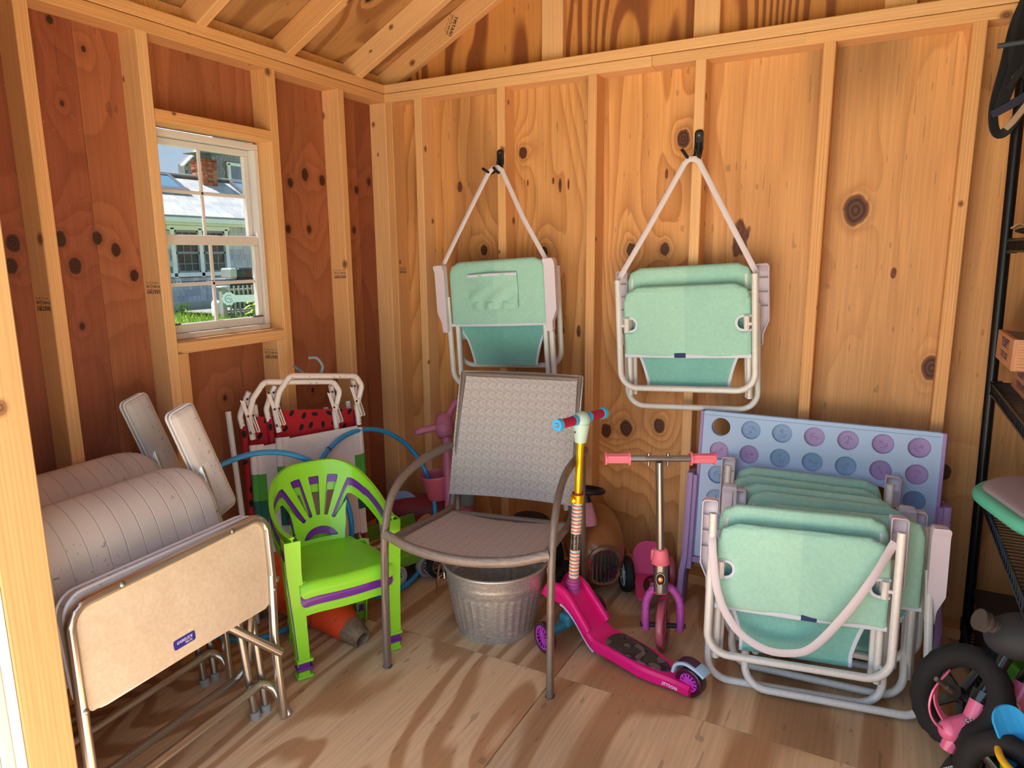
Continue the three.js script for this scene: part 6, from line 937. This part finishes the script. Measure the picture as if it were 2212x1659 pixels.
  const gs = new THREE.Shape(gp.map(([z, y]) => new THREE.Vector2(-z, y))); const gg = new THREE.ExtrudeGeometry(gs, { depth: 0.3, bevelEnabled: false }); gg.rotateY(PI / 2); gg.scale(1, 1, 1); gg.translate(GX - 0.3, 0, 0); { const p = gg.attributes.position; }
  add(t, 'gable_wall', gg, std(0x76757c, 0.9));
  const cs = []; for (let j = 0; j < 26; j++) { const y = 3.2 + j * 0.105; for (let z = -12.12 - Math.max(0, y - 4.1) * 1.13 - (j % 2) * 0.05; z > -16.4;) { const w = 0.09 + rnd() * 0.12; const g = rbox(0.03, 0.115, w - 0.012, 0, 0, 0, 0.002, 1); g.rotateZ(0.1); g.translate(GX + 0.022, y, z - w / 2); z -= w; if (y < 4.45 && y > 3.6 && z < -13.6 && z > -15.3) continue; cs.push(g); } }
  add(t, 'gable_shingles', merge(cs), std(0x8f8d94, 0.9)).userData.kind = 'stuff';
  add(t, 'rake_board', sweep([V(GX + 0.08, 4.08, -11.95), V(GX + 0.08, 7.9, -16.28)], rrectProf(0.16, 0.05, 0.01, 1), { up: V(0, 0.7, 0.7) }), trim);
  const gw = add(t, 'gable_window', merge([rbox(0.08, 0.1, 1.7, GX + 0.05, 4.33, -14.5, 0.01), rbox(0.08, 0.1, 1.7, GX + 0.05, 3.66, -14.5, 0.01), rbox(0.08, 0.7, 0.1, GX + 0.05, 4.0, -13.72, 0.01), rbox(0.08, 0.7, 0.1, GX + 0.05, 4.0, -15.3, 0.01)]), trim); add(gw, 'window_pane', rbox(0.02, 0.62, 1.5, GX + 0.04, 4.0, -14.5, 0.005, 1), phys(0x6d7fa3, 0.1, {}));
  // deck with balusters, grill, tank
  const dk = thing('wooden_deck', 'weathered wooden deck railing beside the shingled house', 'deck'), old = std(0x98928c, 0.9), old2 = std(0x77716c, 0.9), DX = -10.6;
  add(dk, 'corner_post', rbox(0.11, 0.75, 0.11, DX, 0.29, -7.7, 0.01), old); add(dk, 'post_cap', rbox(0.17, 0.035, 0.17, DX, 0.68, -7.7, 0.01), std(0xdcd8d2, 0.8));
  add(dk, 'rail', rbox(0.1, 0.04, 4, DX - 0.03, 0.6, -9.8, 0.01), old); add(dk, 'lower_rail', rbox(0.06, 0.05, 4, DX - 0.03, 0.14, -9.8, 0.01), old);
  for (let i = 0; i < 18; i++) add(dk, 'baluster', rbox(0.035, 0.64, 0.035, DX + 0.04, 0.37, -7.86 - i * 0.125, 0.006), old);
  add(dk, 'deck_skirt', rbox(0.04, 0.16, 4, DX - 0.06, 0.0, -9.8, 0.01), old2); for (let i = 0; i < 9; i++) add(dk, 'deck_board', rbox(0.22, 0.035, 4, DX - 0.15 - i * 0.24, 0.085, -9.8, 0.006), old);
  const gl = thing('gas_grill', 'black lidded gas grill standing on the deck', 'grill', [-11.3, 0.1, -8.94]), gb = std(0x24262a, 0.35, 0.3);
  add(gl, 'grill_lid', rbox(0.4, 0.24, 0.66, 0, 0.85, 0, 0.07, 4), gb); add(gl, 'grill_box', rbox(0.38, 0.14, 0.64, 0, 0.66, 0, 0.03, 2), gb); add(gl, 'side_table', rbox(0.36, 0.03, 0.3, 0, 0.72, 0.55, 0.01), std(0x8d8f90, 0.5)); add(gl, 'lid_cheek', rbox(0.36, 0.24, 0.2, 0, 0.85, 0.44, 0.05, 3), std(0xb9b6b0, 0.4, 0.5)); add(gl, 'cabinet', rbox(0.36, 0.58, 0.6, 0, 0.3, 0, 0.02), gb);
  const pt = thing('propane_tank', 'white rounded tank standing by the deck post', 'tank', [-11.0, -0.03, -7.83]); add(pt, 'tank_body', at(lathe([[0, 0], [0.08, 0.02], [0.1, 0.06], [0.1, 0.32], [0.075, 0.39], [0, 0.42]], 28), 0, 0, 0), std(0xe6e9ec, 0.5)); add(pt, 'valve', cyl(0.03, 0.03, 0.06, 0, 0.41, 0, 12), std(0xc9cccf, 0.5));
  // garden sign on a thin stake
  const sg = thing('garden_sign', 'pale scalloped garden sign on a thin black stake before the deck', 'sign', [-5.0, -0.14, -3.27]);
  add(sg, 'stake', rod(V(0, 0, 0), V(0, 0.9, 0), 0.006, 8), std(0x25272a, 0.5));
  const face = print((g, w, h) => { g.clearRect(0, 0, w, h); g.fillStyle = '#e4edf8'; for (let i = 0; i < 10; i++) { const a = (i / 10) * 2 * PI; g.beginPath(); g.arc(82 + Math.cos(a) * 52, h / 2 + Math.sin(a) * 52, 24, 0, 7); g.fill(); } g.beginPath(); g.arc(82, h / 2, 60, 0, 7); g.fill(); g.fillRect(110, h / 2 - 40, w - 118, 80); g.strokeStyle = '#6f9cc4'; g.lineWidth = 9; g.beginPath(); g.arc(82, h / 2, 40, 0.5, 5.4); g.stroke(); g.beginPath(); g.moveTo(58, h / 2 + 6); g.quadraticCurveTo(80, h / 2 - 26, 92, h / 2 + 4); g.quadraticCurveTo(100, h / 2 + 22, 112, h / 2 - 8); g.stroke(); }, 400, 170, 0.6);
  const fm = add(sg, 'sign_face', new THREE.PlaneGeometry(0.44, 0.187), face); fm.rotation.y = 0.85; fm.position.set(0.02, 0.945, -0.09); fm.scale.set(1, 1, 1);
  // grass tufts and weeds near the house
  const leaf = std(0x9bb83e, 0.8, 0, { side: THREE.DoubleSide }), blades = new THREE.InstancedMesh(new THREE.ConeGeometry(0.012, 0.16, 3), leaf, 5000), mm = new THREE.Matrix4(), e = new THREE.Euler(), q = new THREE.Quaternion();
  for (let i = 0; i < 5000; i++) { const x = -12.9 + rnd() * 5.5, z = -4.2 - rnd() * 5.5; e.set((rnd() - 0.5) * 0.9, rnd() * 6, (rnd() - 0.5) * 0.9); mm.compose(V(x, -0.2 + clamp(-(x + 1) / 12, 0, 1) * 0.2 + 0.07, z), q.setFromEuler(e), V(1, 0.5 + rnd() * 0.9, 1)); blades.setMatrixAt(i, mm); }
  blades.name = 'grass_tufts'; blades.userData = { label: 'sunlit grass tufts of the lawn before the house', kind: 'stuff', category: 'grass' }; blades.castShadow = true; scene.add(blades);
  const weed = (label, x, z, h, n) => { const w = thing('leafy_weed', label, 'plant', [x, -0.02, z]); add(w, 'stem', rod(V(0, 0, 0), V(0.01, h * 0.9, 0.01), 0.008, 6), leaf); for (let i = 0; i < n; i++) { const a = i * 2.4, y = h * (0.2 + (0.8 * i) / n), l = 0.1 + 0.05 * rnd(); add(w, 'leaf', at(sheet((u, v) => Math.hypot(u / 0.035, v / l) - 1, [-0.04, 0.04, 6], [-l, l, 8], (u, v) => V(u, -2 * v * v, v), 0.003), Math.cos(a) * l * 0.8, y, Math.sin(a) * l * 0.8, 0.4, -a + PI / 2, 0), leaf); } };
  weed('bushy green weed at the foot of the shingled wall', -12.3, -7.92, 0.28, 14); weed('tall green weed in front of the deck balusters', -10.2, -8.15, 0.45, 12);
}
renderer.render(scene, camera);
